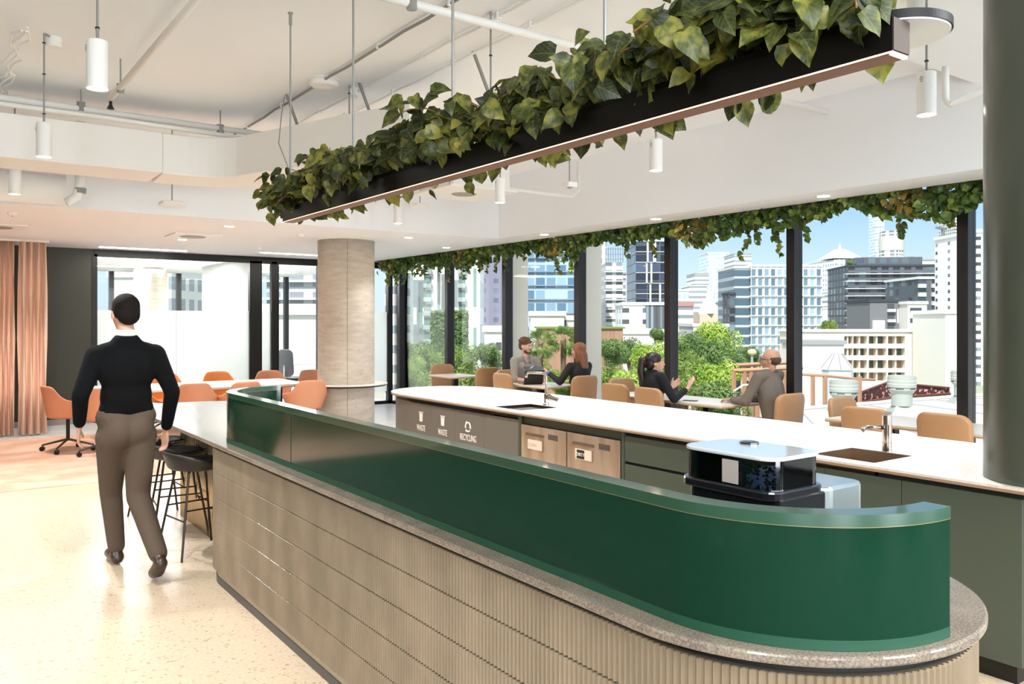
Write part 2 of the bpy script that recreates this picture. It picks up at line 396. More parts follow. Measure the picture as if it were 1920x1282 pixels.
# ---- curtain
def curtain(name, label, x0, x1, y, ztop, folds, amp, mat):
    n = folds * 10; vs = []; fs = []
    for i in range(n + 1):
        s = i / n; x = x0 + (x1 - x0) * s
        for j, z in enumerate((0.02, .7, 1.4, 2.1, ztop)):
            k = amp * (1.15 - .3 * j / 4)
            vs.append((x + .012 * math.sin(j * 2 + i * .7), y + k * math.sin(2 * PI * folds * s + .25 * math.sin(j)) + .015 * math.sin(9 * s + j), z))
    for i in range(n):
        for j in range(4):
            a = i * 5 + j; fs.append((a, a + 5, a + 6, a + 1))
    o = rawmesh(name, vs, fs, mat, smooth=True)
    so_ = o.modifiers.new('s', 'SOLIDIFY'); so_.thickness = .004
    tag(o, label, 'curtain', 'terracotta curtains'); return o
CURT = M('curtain_linen', '#ecc8b0', .9)
CURT2 = M('sheer_linen', '#efcdb6', .9)
tt, bb = nodes_of(CURT2); bb.inputs['Alpha'].default_value = .93
curtain('curtain', 'densely pleated terracotta curtain at the left edge', -.4, 1.02, 13.62, 2.79, 24, .035, CURT)
curtain('curtain', 'loosely folded terracotta curtain beside the dark green wall', 1.06, 1.42, 13.58, 2.79, 4, .05, CURT2)
bm = new(); box(bm, -2.5, 1.45, 13.57, 13.63, 2.79, 2.82); o = obj('curtain_track', bm, WHITE2); tag(o, 'white ceiling track above the terracotta curtains', 'curtain track')

# ------------------------------------------------------------------ ducts, pipes and ceiling fittings
def rectduct(path, w, z0, z1, name, label, smooth=False):
    bm = new(); rings = []
    for i, (x, y) in enumerate(path):
        a = Vector(path[max(i - 1, 0)]); b = Vector(path[min(i + 1, len(path) - 1)]); d = (b - a).normalized(); n = Vector((-d.y, d.x))
        r = .05; ring = []
        for s_, z_ in ((-1, z0), (1, z0), (1, z1), (-1, z1)):
            ring.append(bm.verts.new((x + n.x * s_ * w / 2, y + n.y * s_ * w / 2, z_)))
        rings.append(ring)
    for a, b in zip(rings, rings[1:]):
        for k in range(4): bm.faces.new((a[k], a[(k + 1) % 4], b[(k + 1) % 4], b[k]))
    bm.faces.new(rings[0][::-1]); bm.faces.new(rings[-1])
    o = obj(name, bm, DUCT, bevel=.012, smooth=False); tag(o, label, 'duct'); return o
rectduct([(-4.4, 8.2), (1.75, 8.2)], .6, 3.0, 3.37, 'ceiling_duct', 'big white rectangular air duct crossing the ceiling at left')
pts = [(1.765, 8.2), (1.85, 8.195)] + [(1.95 + .75 * math.sin(R(a)), 7.44 + .75 * math.cos(R(a))) for a in range(4, 66, 10)] + [(3.1, 6.4), (3.35, 5.75)]
rectduct(pts, .6, 2.995, 3.365, 'ceiling_duct', 'wrapped white duct bend turning towards the hanging planter', True)
bm = new(); tube(bm, [(-3, 9.05, 2.93), (1.1, 9.05, 2.93)], .15, 20); o = obj('ceiling_duct', bm, DUCT, smooth=True); tag(o, 'round white duct running behind the big rectangular one', 'duct')
t = thing('drain_pipe', 'short white elbow pipe hanging at the end of the round duct', 'pipe')
bm = new(); tube(bm, [(1.22, 8.95, 3.6), (1.22, 8.95, 3.0), (1.19, 8.95, 2.86), (1.1, 8.95, 2.80)], .045, 12); obj('pipe', bm, WHITE2, t, smooth=True)
bm = new(); cyl(bm, (1.22, 8.95, 2.9), (1.22, 8.95, 2.95), .055); obj('pipe_collar', bm, GREYP, t)
def pipe(label, pts, r, hang=()):
    t = thing('ceiling_pipe', label, 'pipe'); bm = new(); tube(bm, pts, r, 12); obj('pipe', bm, WHITE2, t, smooth=True)
    for h_ in hang:
        bm = new(); cyl(bm, h_, (h_[0], h_[1], ZC), .006); cyl(bm, (h_[0], h_[1], h_[2] - r - .01), (h_[0], h_[1], h_[2] + r + .01), r * 1.15, r * 1.15, 12)
        obj('pipe_hanger', bm, GREYP, t)
    return t
pipe('thick white sprinkler pipe with a drop head at the upper left', [(1.24, 3.2, 3.45), (1.21, 7.26, 3.45)], .024, [(1.22, 6.9, 3.45)])
bm = new(); cyl(bm, (1.21, 7.26, 3.45), (1.21, 7.26, 3.40), .012); lathe(bm, [(.006, -.04), (.03, -.035), (.012, 0)], (1.21, 7.26, 3.40), 12)
o = obj('sprinkler_head', bm, BLACK); tag(o, 'small black sprinkler head at the end of the thick pipe', 'sprinkler')
pipe('thick white pipe crossing above the hanging planter', [(.9, 4.2, 3.5), (6.5, 4.23, 3.5)], .027, [(2.3, 4.2, 3.5), (4.6, 4.2, 3.5)])
pipe('upper thin white pipe above the big duct', [(-3, 8.02, 3.53), (3.1, 8.02, 3.50)], .03, [(1.1, 8.02, 3.53), (2.3, 8.02, 3.5)])
pipe('lower thin white pipe resting on the big duct', [(-3, 7.93, 3.45), (1.3, 7.93, 3.44), (2.8, 7.95, 3.42)], .022, [(.2, 7.93, 3.45)])
pipe('white pipe with an elbow under the ceiling beside the green column', [at(1773, 125, 5.4), at(1773, 184, 5.4), at(1777, 193, 5.4), at(1786, 196, 5.4), at(1875, 152, 4.9)], .022)
for x, lab in ((2.69, 'conduit feeding the white ceiling dome'), (3.06, 'middle cable conduit fixed to the ceiling'), (3.33, 'right-hand cable conduit fixed to the ceiling')):
    t = thing('ceiling_conduit', 'thin white ' + lab, 'conduit')
    bm = new(); tube(bm, [(x + .006 * math.sin(k * 1.7), 3.1 + k * .32, 3.655 - (.006 if k % 2 else 0)) for k in range(19)], .011, 8); obj('conduit', bm, GREYP if x < 3 else WHITE2, t)
    for k in range(6):
        bm = new(); box(bm, x - .02, x + .02, 3.4 + k, 3.42 + k, 3.64, 3.68); obj('clip', bm, WHITE2, t)
t = thing('ceiling_dome', 'round white ceiling dome on the conduit', 'ceiling device', (2.72, 6.5, ZC))
bm = new(); lathe(bm, [(.12, 0), (.125, -.04), (.10, -.06), (.085, -.055), (.05, -.07)]); obj('cover', bm, WHITE2, t, smooth=True)
bm = new(); lathe(bm, [(.14, -.0), (.14, -.012)]); obj('base_plate', bm, WHITE2, t)

def canopy(t, dx, dy, dz, zt):
    """junction puck on the ceiling, offset from the drop cable"""
    bm = new(); lathe(bm, [(.055, dz + zt - .07), (.055, dz + zt)], (dx, dy, 0), 20); obj('ceiling_canopy', bm, WHITE2, t, smooth=False)
def pendant():
    t = thing('pendant_spotlight', 'x', 'pendant light', (0, 0, 2.8))
    bm = new(); lathe(bm, [(.047, 0.004), (.05, .0), (.05, .235), (.046, .24), (.01, .245)], seg=28); obj('housing', bm, WHITE2, t, smooth=False)
    bm = new(); lathe(bm, [(.001, .0025), (.044, .0025)], seg=28); obj('lamp_face', bm, GLOW, t)
    bm = new(); lathe(bm, [(.006, .24), (.009, .30), (.006, .31), (.006, .87)]); obj('cable', bm, GREYP, t)
    for z in (.30, .58, .80):
        bm = new(); lathe(bm, [(.011, z), (.011, z + .008)], seg=10); obj('cable_tie', bm, BLACK, t)
    bm = new(); tube(bm, [(0, 0, .86), (.0, 0.0, .868), (.02, .03, .872), (.05, .06, .872)], .007, 6); obj('cable_arm', bm, GREYP, t)
    canopy(t, .07, .09, .0, .88)
    bm = new()
    for k, w in ((0, .016), (1, .022), (2, .014)):
        box(bm, -.053, -.0502, .012 - w / 2 - .01, .012 + w / 2 - .01, .205 - k * .012, .209 - k * .012)
    obj('printed_marking', bm, GREYP, t)
    return t
pd = pendant()
LAMPS = [(.69, 4.5, 'largest white cylinder pendant, upper left'), (.67, 6.58, 'white cylinder pendant in front of the big duct, second from the left edge'),
         (.65, 8.66, 'white cylinder pendant at the left edge below the duct'), (4.56, 2.35, 'white cylinder pendant beside the green column'),
         (4.55, 4.43, 'white cylinder pendant below the middle of the hanging planter'), (4.54, 6.51, 'white cylinder pendant below the planter, in front of the ceiling cassette'),
         (4.52, 8.59, 'smallest white cylinder pendant, above the concrete column'), (3.0, 4.41, 'white cylinder pendant whose cable rises left of the thick crossing pipe bracket'),
         (2.95, 6.5, 'white cylinder pendant hidden behind the planter leaves, thin cable above')]
for i, (x, y, lab) in enumerate(LAMPS):
    o = pd if i == 0 else dup(pd, group='cylinder pendants')
    o['group'] = 'cylinder pendants'; o['label'] = lab; o.location = (x, y, 2.8)
    if i in (1, 4): o.rotation_euler = (0, 0, 0)
    if i == 3:
        for c in o.children:
            if c.name.startswith(('cable_arm', 'ceiling_canopy')): c.location = (0, 0, -.19)
            if c.name.startswith('cable') and not c.name.startswith(('cable_arm', 'cable_tie')): c.scale = (1, 1, .78)
    lamp('SPOT', 'pendant_beam', (x, y, 2.79), 185, (.93, .97, 1), .045, (0, 0, 0), spot=125)

def downlight(x, y, lab, p=75):
    t = thing('recessed_downlight', lab, 'downlight', (x, y, ZS), 0, 'recessed downlights')
    bm = new(); lathe(bm, [(.055, -.004), (.075, -.004), (.078, 0)], seg=24); obj('trim_ring', bm, WHITE2, t)
    bm = new(); lathe(bm, [(.001, -.005), (.055, -.005)], seg=24); obj('lamp_face', bm, GLOW, t)
    lamp('SPOT', 'soffit_beam', (x, y, ZS - .02), p, (.95, .98, 1), .05, (0, 0, 0), spot=115)
for x, y, lab in ((6.83, 4.49, 'recessed downlight in the window soffit nearest the green column'), (6.79, 6.61, 'recessed downlight in the window soffit above the ponytailed woman'),
                  (6.77, 8.66, 'recessed downlight in the window soffit above the bearded man'), (6.7, 11.1, 'farthest recessed downlight in the window soffit'),
                  (5.47, 10.09, 'recessed downlight to the right of the concrete column'), (3.03, 10.2, 'recessed downlight in the far soffit, nearer of two left of the column'),
                  (2.98, 12.25, 'recessed downlight in the far soffit, farther of two left of the column')):
    downlight(x, y, lab)
lamp('SPOT', 'soffit_beam', (1.0, 11.6, ZS - .02), 250, (1, .93, .86), .06, (0, 0, 0), spot=130)  # bare spot added over the carpet, no downlight fitting here
lamp('SPOT', 'soffit_beam', (3.0, 13.6, ZS - .02), 50, (1, .93, .86), .06, (0, 0, 0), spot=130)  # bare spot added near the partition, without a fitting

# linear lights, cassette, sensors
for x, y, l, lab in ((2.85, 14.15, .65, 'left linear light set in the far ceiling near the green wall'), (5.2, 13.7, .6, 'right linear light set in the far ceiling near the column')):
    t = thing('linear_light', lab, 'ceiling light', (x, y, ZS), 0, 'linear ceiling lights')
    bm = new(); box(bm, -l, l, -.05, .05, -.012, -.003); obj('diffuser', bm, GLOW, t)
    bm = new(); box(bm, -l - .03, l + .03, -.08, .08, -.004, 0); obj('frame', bm, WHITE2, t)
    lamp('AREA', 'linear_beam', (x, y, ZS - .03), 14, (1, .97, .93), 1.2, (0, 0, 0), .1)
def cassette(x, y, lab, z=ZS):
    t = thing('air_diffuser', lab, 'air diffuser', (x, y, z), 0, 'ceiling air diffusers')
    bm = new(); box(bm, -.3, .3, -.3, .3, -.02, 0); obj('panel', bm, WHITE2, t, bevel=.004)
    bm = new(); lathe(bm, [(.02, -.034), (.15, -.03), (.17, -.02)], seg=24)
    obj('swirl_plate', bm, GREYP, t)
cassette(2.95, 11.56, 'square air diffuser beside the two far downlights'); cassette(.7, 11.8, 'square air diffuser above the terracotta curtain')
t = thing('air_cassette', 'square white air cassette hanging behind the planter', 'air conditioner', (4.75, 7.5, 3.05))
bm = new(); box(bm, -.36, .36, -.36, .36, 0, .26); obj('cassette_body', bm, WHITE2, t, bevel=.01)
bm = new(); box(bm, -.42, .42, -.42, .42, -.02, 0); obj('cassette_panel', bm, WHITE2, t, bevel=.005)
bm = new(); lathe(bm, [(.02, -.035), (.12, -.03), (.14, -.02)], seg=24); obj('swirl_plate', bm, GREYP, t)
for sx in (-.3, .3):
    for sy in (-.3, .3):
        bm = new(); cyl(bm, (sx, sy, .26), (sx, sy, .63), .006); obj('hanger_rod', bm, GREYP, t)
pipe('white pipe looping from the air cassette to the bulkhead', [(5.1, 7.5, 3.15), (5.8, 7.4, 3.12), (6.2, 7.4, 3.12), (6.3, 7.4, 3.2), (6.3, 7.4, 3.55)], .02)
for x, y, z, lab in ((2.12, 9.15, 2.88, 'flat white wireless unit hanging in front of the far bulkhead'), (5.1, 9.1, 3.1, 'flat white wireless unit hanging right of the planter end')):
    t = thing('access_point', lab, 'access point', (x, y, z), 0)
    bm = new(); prism(bm, rrect(.24, .24, .04), 0, .035); obj('unit_body', bm, WHITE2, t, bevel=.008)
    bm = new(); cyl(bm, (0, 0, .035), (0, 0, ZC - z), .006); obj('hanger_rod', bm, GREYP, t)
t = thing('ceiling_sensor', 'small square ceiling sensor below the middle of the planter', 'sensor', (4.62, 5.55, 2.83))
bm = new(); prism(bm, rrect(.11, .11, .02), 0, .04); obj('unit_body', bm, WHITE2, t)
bm = new(); lathe(bm, [(.01, -.012), (.03, 0)]); obj('lens', bm, GREYP, t)
bm = new(); cyl(bm, (0, 0, .04), (0, 0, ZC - 2.83), .006); obj('hanger_rod', bm, GREYP, t)
for px, x, y in ((0, .75, 10.3), (0, 4.1, 10.6), (0, 5.9, 12.6), (0, 4.3, 12.9)):
    t = thing('smoke_detector', {.75: 'small round detector on the soffit above the curtain', 4.1: 'small round detector on the soffit left of the concrete column', 5.9: 'small round detector on the soffit right of the concrete column', 4.3: 'small round detector on the soffit near the office partition'}[x], 'smoke detector', (x, y, ZS), 0, 'soffit detectors')
    bm = new(); lathe(bm, [(.02, -.035), (.04, -.025), (.05, 0)]); obj('cover', bm, WHITE2, t)
    bm = new(); lathe(bm, [(.008, -.042), (.008, -.03)], seg=8); obj('sensor_tip', bm, GREYP, t)
# bundled cables at the far upper left
t = thing('cable_bundle', 'untidy bundle of white cables looping along the ceiling at upper left', 'cables')
for k in range(3):
    bm = new(); tube(bm, [(.55 - .03 * k + .03 * math.sin(i * 1.9 + k), 6.35 + .18 * i, 3.62 - .03 * abs(math.sin(i * 1.3 + k))) for i in range(12)], .007, 6); obj('cable', bm, WHITE2, t)
t = thing('cable_loop', 'thin grey cable drooping between duct and planter end', 'cable')
bm = new(); tube(bm, [(2.6, 7.1, 3.65), (2.5, 6.9, 3.45), (2.42, 6.75, 3.15), (2.45, 6.6, 2.92), (2.6, 6.4, 2.83), (2.8, 6.3, 2.86)], .005, 6); obj('cable', bm, GREYP, t)
for x, y in ((2.72, 7.15), (3.1, 6.45), (3.45, 5.2)):
    t = thing('duct_strut', {2.72: 'slanted steel strut where the duct bends', 3.1: 'slanted steel strut beside the second hanging rod', 3.45: 'slanted steel strut beside the third hanging rod'}[x], 'strut', (x, y, 3.3), 0, 'duct struts')
    bm = new(); box(bm, -.012, .012, -.15, -.135, 0, .38)
    for v in bm.verts:
        if v.co.z > .2: v.co.x -= .1; v.co.y += .1
    obj('strut_bar', bm, GREYP, t)
    bm = new(); box(bm, -.04, .02, -.16, -.12, .0, .012); obj('strut_plate', bm, GREYP, t)
# ------------------------------------------------------------------ hanging planter
def leaf_mat(name, dark, mid, light, trans=.35):
    m = bpy.data.materials.new(name); m.use_nodes = True; t = m.node_tree; b = t.nodes['Principled BSDF']
    tc = t.nodes.new('ShaderNodeTexCoord'); uv = t.nodes.new('ShaderNodeUVMap'); sp = t.nodes.new('ShaderNodeSeparateXYZ')
    t.links.new(uv.outputs[0], sp.inputs[0])
    n = t.nodes.new('ShaderNodeTexNoise'); n.inputs['Scale'].default_value = 9; n.inputs['Detail'].default_value = 3
    t.links.new(tc.outputs['Object'], n.inputs[0])
    n2 = t.nodes.new('ShaderNodeTexNoise'); n2.inputs['Scale'].default_value = 38; n2.inputs['Detail'].default_value = 2; t.links.new(tc.outputs['Object'], n2.inputs[0])
    ad = t.nodes.new('ShaderNodeMath'); ad.operation = 'ADD'; mu = t.nodes.new('ShaderNodeMath'); mu.operation = 'MULTIPLY'; mu.inputs[1].default_value = .5
    t.links.new(n.outputs[0], ad.inputs[0]); t.links.new(n2.outputs[0], ad.inputs[1]); t.links.new(ad.outputs[0], mu.inputs[0])
    cr = t.nodes.new('ShaderNodeValToRGB'); e = cr.color_ramp.elements
    e[0].position = .38; e[0].color = (*hexc(dark), 1); e[1].position = .68; e[1].color = (*hexc(light), 1); q = e.new(.53); q.color = (*hexc(mid), 1)
    t.links.new(mu.outputs[0], cr.inputs[0])
    # midrib and side veins from the leaf's own coordinates
    fr = t.nodes.new('ShaderNodeMath'); fr.operation = 'FRACT'; t.links.new(sp.outputs[0], fr.inputs[0]); fl = t.nodes.new('ShaderNodeMath'); fl.operation = 'FLOOR'; t.links.new(sp.outputs[0], fl.inputs[0])
    wn = t.nodes.new('ShaderNodeTexWhiteNoise'); wn.noise_dimensions = '1D'; t.links.new(fl.outputs[0], wn.inputs['W']); m2 = t.nodes.new('ShaderNodeMath'); m2.operation = 'MULTIPLY_ADD'; m2.inputs[1].default_value = .30; t.links.new(wn.outputs[0], m2.inputs[0]); t.links.new(mu.outputs[0], m2.inputs[2])
    m3 = t.nodes.new('ShaderNodeMath'); m3.operation = 'SUBTRACT'; m3.inputs[1].default_value = .14; t.links.new(m2.outputs[0], m3.inputs[0]); t.links.new(m3.outputs[0], cr.inputs[0])
    ab = t.nodes.new('ShaderNodeMath'); ab.operation = 'ABSOLUTE'; sb = t.nodes.new('ShaderNodeMath'); sb.operation = 'SUBTRACT'; sb.inputs[1].default_value = .5
    t.links.new(fr.outputs[0], sb.inputs[0]); t.links.new(sb.outputs[0], ab.inputs[0])
    lt = t.nodes.new('ShaderNodeMath'); lt.operation = 'LESS_THAN'; lt.inputs[1].default_value = .025; t.links.new(ab.outputs[0], lt.inputs[0])
    vm = t.nodes.new('ShaderNodeMath'); vm.operation = 'MULTIPLY_ADD'; vm.inputs[1].default_value = -1.2; t.links.new(ab.outputs[0], vm.inputs[0]); t.links.new(sp.outputs[1], vm.inputs[2])
    sn = t.nodes.new('ShaderNodeMath'); sn.operation = 'MULTIPLY'; sn.inputs[1].default_value = 32; t.links.new(vm.outputs[0], sn.inputs[0])
    si = t.nodes.new('ShaderNodeMath'); si.operation = 'SINE'; t.links.new(sn.outputs[0], si.inputs[0])
    gt = t.nodes.new('ShaderNodeMath'); gt.operation = 'GREATER_THAN'; gt.inputs[1].default_value = .93; t.links.new(si.outputs[0], gt.inputs[0])
    mxv = t.nodes.new('ShaderNodeMath'); mxv.operation = 'MAXIMUM'; t.links.new(lt.outputs[0], mxv.inputs[0]); t.links.new(gt.outputs[0], mxv.inputs[1])
    fa = t.nodes.new('ShaderNodeMath'); fa.operation = 'MULTIPLY'; fa.inputs[1].default_value = .16; t.links.new(mxv.outputs[0], fa.inputs[0])
    mi = t.nodes.new('ShaderNodeMix'); mi.data_type = 'RGBA'; t.links.new(fa.outputs[0], mi.inputs[0]); t.links.new(cr.outputs[0], mi.inputs[6]); mi.inputs[7].default_value = (*hexc('#b9b06a'), 1)
    t.links.new(mi.outputs[2], b.inputs['Base Color']); b.inputs['Roughness'].default_value = .42
    tl = t.nodes.new('ShaderNodeBsdfTranslucent'); t.links.new(mi.outputs[2], tl.inputs[0])
    ms = t.nodes.new('ShaderNodeMixShader'); ms.inputs[0].default_value = trans
    out = t.nodes['Material Output']; t.links.new(b.outputs[0], ms.inputs[1]); t.links.new(tl.outputs[0], ms.inputs[2]); t.links.new(ms.outputs[0], out.inputs[0])
    return m
LEAFA = leaf_mat('planter_leaf', '#222d10', '#525b27', '#98933f')
LEAFB = leaf_mat('vine_leaf', '#2a4719', '#4d6e2d', '#8b9a3e', .35)
LEAFY = leaf_mat('vine_leaf_yellow', '#6f5f24', '#97813a', '#b3974a', .35)
STEM = M('leaf_stem', '#8a5a34', .7)
LV = [0, .07, .22, .42, .62, .82, 1.0]; LW = [.0, .30, .44, .42, .30, .13, 0]
def leaf_geo(verts, faces, uvs, base, d, nrm, size, curl, mid=None, wide=1.0):
    """a pointed heart-shaped leaf from its base along d, facing nrm, folded on the midrib and curling down"""
    d = d.normalized(); s = d.cross(nrm)
    if s.length < 1e-3: s = d.orthogonal()
    s.normalize(); n = s.cross(d).normalized()
    i0 = len(verts); tagv = random.random(); kk = int(tagv * 97) ; p = base.copy(); ang = 0; prev = 0
    for k, (v, w) in enumerate(zip(LV, LW)):
        st = (v - prev) * size; prev = v; ang += curl * (v and 1) / 6
        dd = d * math.cos(ang) - n * math.sin(ang); nn = n * math.cos(ang) + d * math.sin(ang)
        p = p + dd * st
        back = .07 * size if k == 1 else 0
        wv = .025 * size * math.sin(k * 2.1 + size * 300)
        for sd_ in (-1, 0, 1):
            q = p + s * (sd_ * w * size * wide) + nn * (abs(sd_) * w * size * .28 + (wv if sd_ else 0)) - dd * (back if sd_ else 0)
            verts.append(tuple(q)); uvs.append((kk + .5 + sd_ * w * .98, v))
    for k in range(6):
        a = i0 + k * 3
        faces.append((a, a + 1, a + 4, a + 3)); faces.append((a + 1, a + 2, a + 5, a + 4))
rnd = random.Random(11)
pl = thing('hanging_planter', 'long black trough planter hung over the bar, spilling leafy vines', 'planter', (0, 0, 0))
COPPER = M('copper_trim', '#7a4a28', .45, .6)
BEAM = M('planter_black', '#0d0906', .45, spec=.2)
y0_, y1_ = 1.02, 5.02
bm = new(); box(bm, 1.825, 1.895, y0_, y1_, 2.272, 2.352); obj('trough_beam', bm, BEAM, pl, bevel=.001)
bm = new(); box(bm, 1.830, 1.893, y0_ + .012, y1_ - .012, 2.266, 2.2725); obj('copper_underside', bm, COPPER, pl)
bm = new(); box(bm, 1.826, 1.830, y0_, y1_, 2.2685, 2.2718); box(bm, 1.833, 1.893, y0_ + .001, y0_ + .012, 2.265, 2.2718); obj('light_strip', bm, M('strip_glow', '#fff0dc', emit=('#ffdcb8', 1.0)), pl)
bm = new(); box(bm, 1.8255, 1.8955, y0_ - .003, y0_, 2.274, 2.35); obj('end_cap', bm, M('bronze_cap', '#3d2d21', .6, .1), pl)
def stadium(xc, hw, y0, y1, n=40):
    return [(xc + hw * math.cos(R(180 + 180 * i / n)), y0 + hw + hw * math.sin(R(180 + 180 * i / n))) for i in range(n + 1)] + \
           [(xc + hw * math.cos(R(180 * i / n)), y1 - hw + hw * math.sin(R(180 * i / n))) for i in range(n + 1)]
bm = new(); prism(bm, stadium(1.97, .125, .97, 5.08), 2.354, 2.358); obj('tray_underside', bm, WHITE2, pl)
bm = new(); prism(bm, stadium(1.97, .13, .965, 5.085), 2.358, 2.378); obj('tray_rim', bm, BEAM, pl)
for k, y in enumerate((1.13, 2.07, 3.06, 4.09, 5.03)):
    bm = new(); cyl(bm, (1.88, y, 2.37), (1.88, y, 3.6), .006, .006, 10); cyl(bm, (1.88, y, 3.53), (1.88, y, 3.60), .011, .011, 10); box(bm, 1.866, 1.894, y - .012, y + .012, 3.60, 3.61 if k else 3.55)
    obj('hanging_rod', bm, M('rod_grey', '#9b9b98', .4, .6), pl)
vs, fs, us = [], [], []
stems = new()
nl = 0
for k in range(230):
    # twigs lie along the tray and droop over the beam
    y = 0.75 + (5.12 - .75) * (k + rnd.random()) / 230; side = -1 if rnd.random() < .62 else 1
    p = Vector((1.93 + rnd.uniform(-.05, .05), y, 2.40 + rnd.uniform(0, .06)))
    if p.y < 1.15: p.y += .5
    dirv = Vector((side * rnd.uniform(.15, .8), rnd.uniform(-1, 1), rnd.uniform(.25, 1.0))).normalized()
    ptsw = [p.copy()]
    ln = rnd.uniform(.12, .27) * (1.15 if side < 0 else 1); 
    for i in range(5):
        p = p + dirv * ln / 4; dirv = (dirv + Vector((side * .10, 0, -.42))).normalized(); ptsw.append(p.copy())
        for q in range(2):
            nl += 1
            a = Vector((rnd.uniform(-1, 1) + side * .25, rnd.uniform(-1, 1), rnd.uniform(-1.1, .25)))
            nrm = Vector((-.75 + rnd.uniform(-.5, .5), -.45 + rnd.uniform(-.5, .5), rnd.uniform(.0, 1)))
            b0 = p + Vector((rnd.uniform(-.02, .02), rnd.uniform(-.03, .03), rnd.uniform(-.01, .03)))
            leaf_geo(vs, fs, us, b0, a, nrm, rnd.uniform(.06, .105), rnd.uniform(.1, 1.1), wide=.86)
    if k % 3 == 0: tube(stems, ptsw, .0028, 5)
for y, x in ((4.35, 2.02), (3.95, 2.04), (2.55, 2.02), (2.35, 2.02), (1.95, 2.03), (4.7, 2.03), (1.15, 1.98)):
    leaf_geo(vs, fs, us, Vector((x, y, 2.36)), Vector((.1, rnd.uniform(-.5, .5), -1)), Vector((-1, -.5, .1)), .11, .4)
# end spray reaching past the far end
for k in range(70):
    p = Vector((1.9 + rnd.uniform(-.07, .1), 4.98 + rnd.uniform(-.15, .36), 2.42 + rnd.uniform(-.10, .15)))
    leaf_geo(vs, fs, us, p, Vector((rnd.uniform(-.8, .4), rnd.uniform(-.5, 1), rnd.uniform(-1, .3))), Vector((-.6 + rnd.uniform(-.4, .4), -.6, rnd.uniform(0, .8))), rnd.uniform(.07, .11), rnd.uniform(.2, 1))
rawmesh('foliage', vs, fs, LEAFA, pl, us, True)
obj('vine_stem', stems, STEM, pl)['kind'] = 'stuff'

# ------------------------------------------------------------------ vine garland over the windows
vg = thing('vine_garland', 'dense leafy vine garland hanging along the top of the windows', 'vine')
bm = new(); box(bm, 7.16, 7.30, 1.0, 14.5, 2.86, 2.90); obj('vine_tray', bm, BEAM, vg)
vs, fs, us = [], [], []; vy, fy, uy = [], [], []
stems = new()
def drop(y):  # how far the leaves hang at this place
    return .22 + .06 * math.sin(y * 2.3) + .05 * math.sin(y * 5.1 + 1) + .03 * math.sin(y * 11)
for k in range(5200):
    y = 1.6 + 12.8 * rnd.random(); d_ = drop(y); z = 2.87 - d_ * rnd.random() ** 1.15
    p = Vector((7.20 + rnd.uniform(-.10, .14), y, z))
    a = Vector((rnd.uniform(-1, .6), rnd.uniform(-1, 1), rnd.uniform(-1.3, .1))); nrm = Vector((-.9 + rnd.uniform(-.5, .4), rnd.uniform(-.9, .5), rnd.uniform(-.1, .9)))
    yl = math.sin(y * 3.7) * math.sin(y * 1.3 + 2) > .55 and rnd.random() < .5
    leaf_geo(vy if yl else vs, fy if yl else fs, uy if yl else us, p, a, nrm, rnd.uniform(.055, .095), rnd.uniform(.1, 1.2))
for k in range(64):
    y = 2.2 + 12.0 * rnd.random(); p = Vector((7.20 + rnd.uniform(-.08, .1), y, 2.72)); ptsw = []
    n = rnd.choice((3, 4, 5, 6, 8)) ; dy = rnd.uniform(-.02, .02)
    for i in range(n):
        ptsw.append(p.copy()); p = p + Vector((rnd.uniform(-.012, .012), dy + rnd.uniform(-.015, .015), -.045))
        for q in range(2):
            a = Vector((rnd.uniform(-1, 1), rnd.uniform(-1, 1), rnd.uniform(-1.2, -.2)))
            yl = rnd.random() < .12
            leaf_geo(vy if yl else vs, fy if yl else fs, uy if yl else us, p.copy(), a, Vector((-1, rnd.uniform(-.8, .6), rnd.uniform(0, .6))), rnd.uniform(.055, .085), rnd.uniform(.2, 1.3))
    tube(stems, ptsw, .002, 4)
rawmesh('foliage', vs, fs, LEAFB, vg, us, True); fo = rawmesh('yellow_foliage', vy, fy, LEAFY, vg, uy, True); fo['label'] = 'yellowing leaves'
obj('vine_stem', stems, STEM, vg)['kind'] = 'stuff'

# ------------------------------------------------------------------ bar
XC = 1.96
def barloop(hw, ya, yb, n=40):
    """closed loop round a stadium: starts at near end"""
    return [(XC + hw * math.cos(R(180 + 180 * i / n)), ya + hw * math.sin(R(180 + 180 * i / n))) for i in range(n + 1)] + \
           [(XC + hw * math.cos(R(180 * i / n)), yb + hw * math.sin(R(180 * i / n))) for i in range(n + 1)]
bar = thing('bar_counter', 'long round-ended bar clad in fluted taupe tiles with a stone top', 'bar counter')
def stone_mat(name, a, b, rough=.16):
    m = M(name, a, rough, spec=.5); t, bs = nodes_of(m)
    tc = t.nodes.new('ShaderNodeTexCoord'); n = t.nodes.new('ShaderNodeTexNoise'); n.inputs['Scale'].default_value = 170; n.inputs['Detail'].default_value = 3
    n2 = t.nodes.new('ShaderNodeTexNoise'); n2.inputs['Scale'].default_value = 9; ad = t.nodes.new('ShaderNodeMath'); ad.operation = 'MULTIPLY_ADD'; ad.inputs[1].default_value = .35
    cr = t.nodes.new('ShaderNodeValToRGB'); cr.color_ramp.elements[0].position = .52; cr.color_ramp.elements[1].position = .82
    cr.color_ramp.elements[0].color = (*hexc(a), 1); cr.color_ramp.elements[1].color = (*hexc(b), 1)
    t.links.new(tc.outputs['Object'], n.inputs[0]); t.links.new(tc.outputs['Object'], n2.inputs[0]); t.links.new(n2.outputs[0], ad.inputs[0]); t.links.new(n.outputs[0], ad.inputs[2])
    t.links.new(ad.outputs[0], cr.inputs[0]); t.links.new(cr.outputs[0], bs.inputs['Base Color']); return m
STONE = stone_mat('bar_stone', '#61564d', '#857768')
bm = new(); prism(bm, barloop(.54, 1.46, 7.3), .875, .90); obj('stone_top', bm, STONE, bar, bevel=.006)
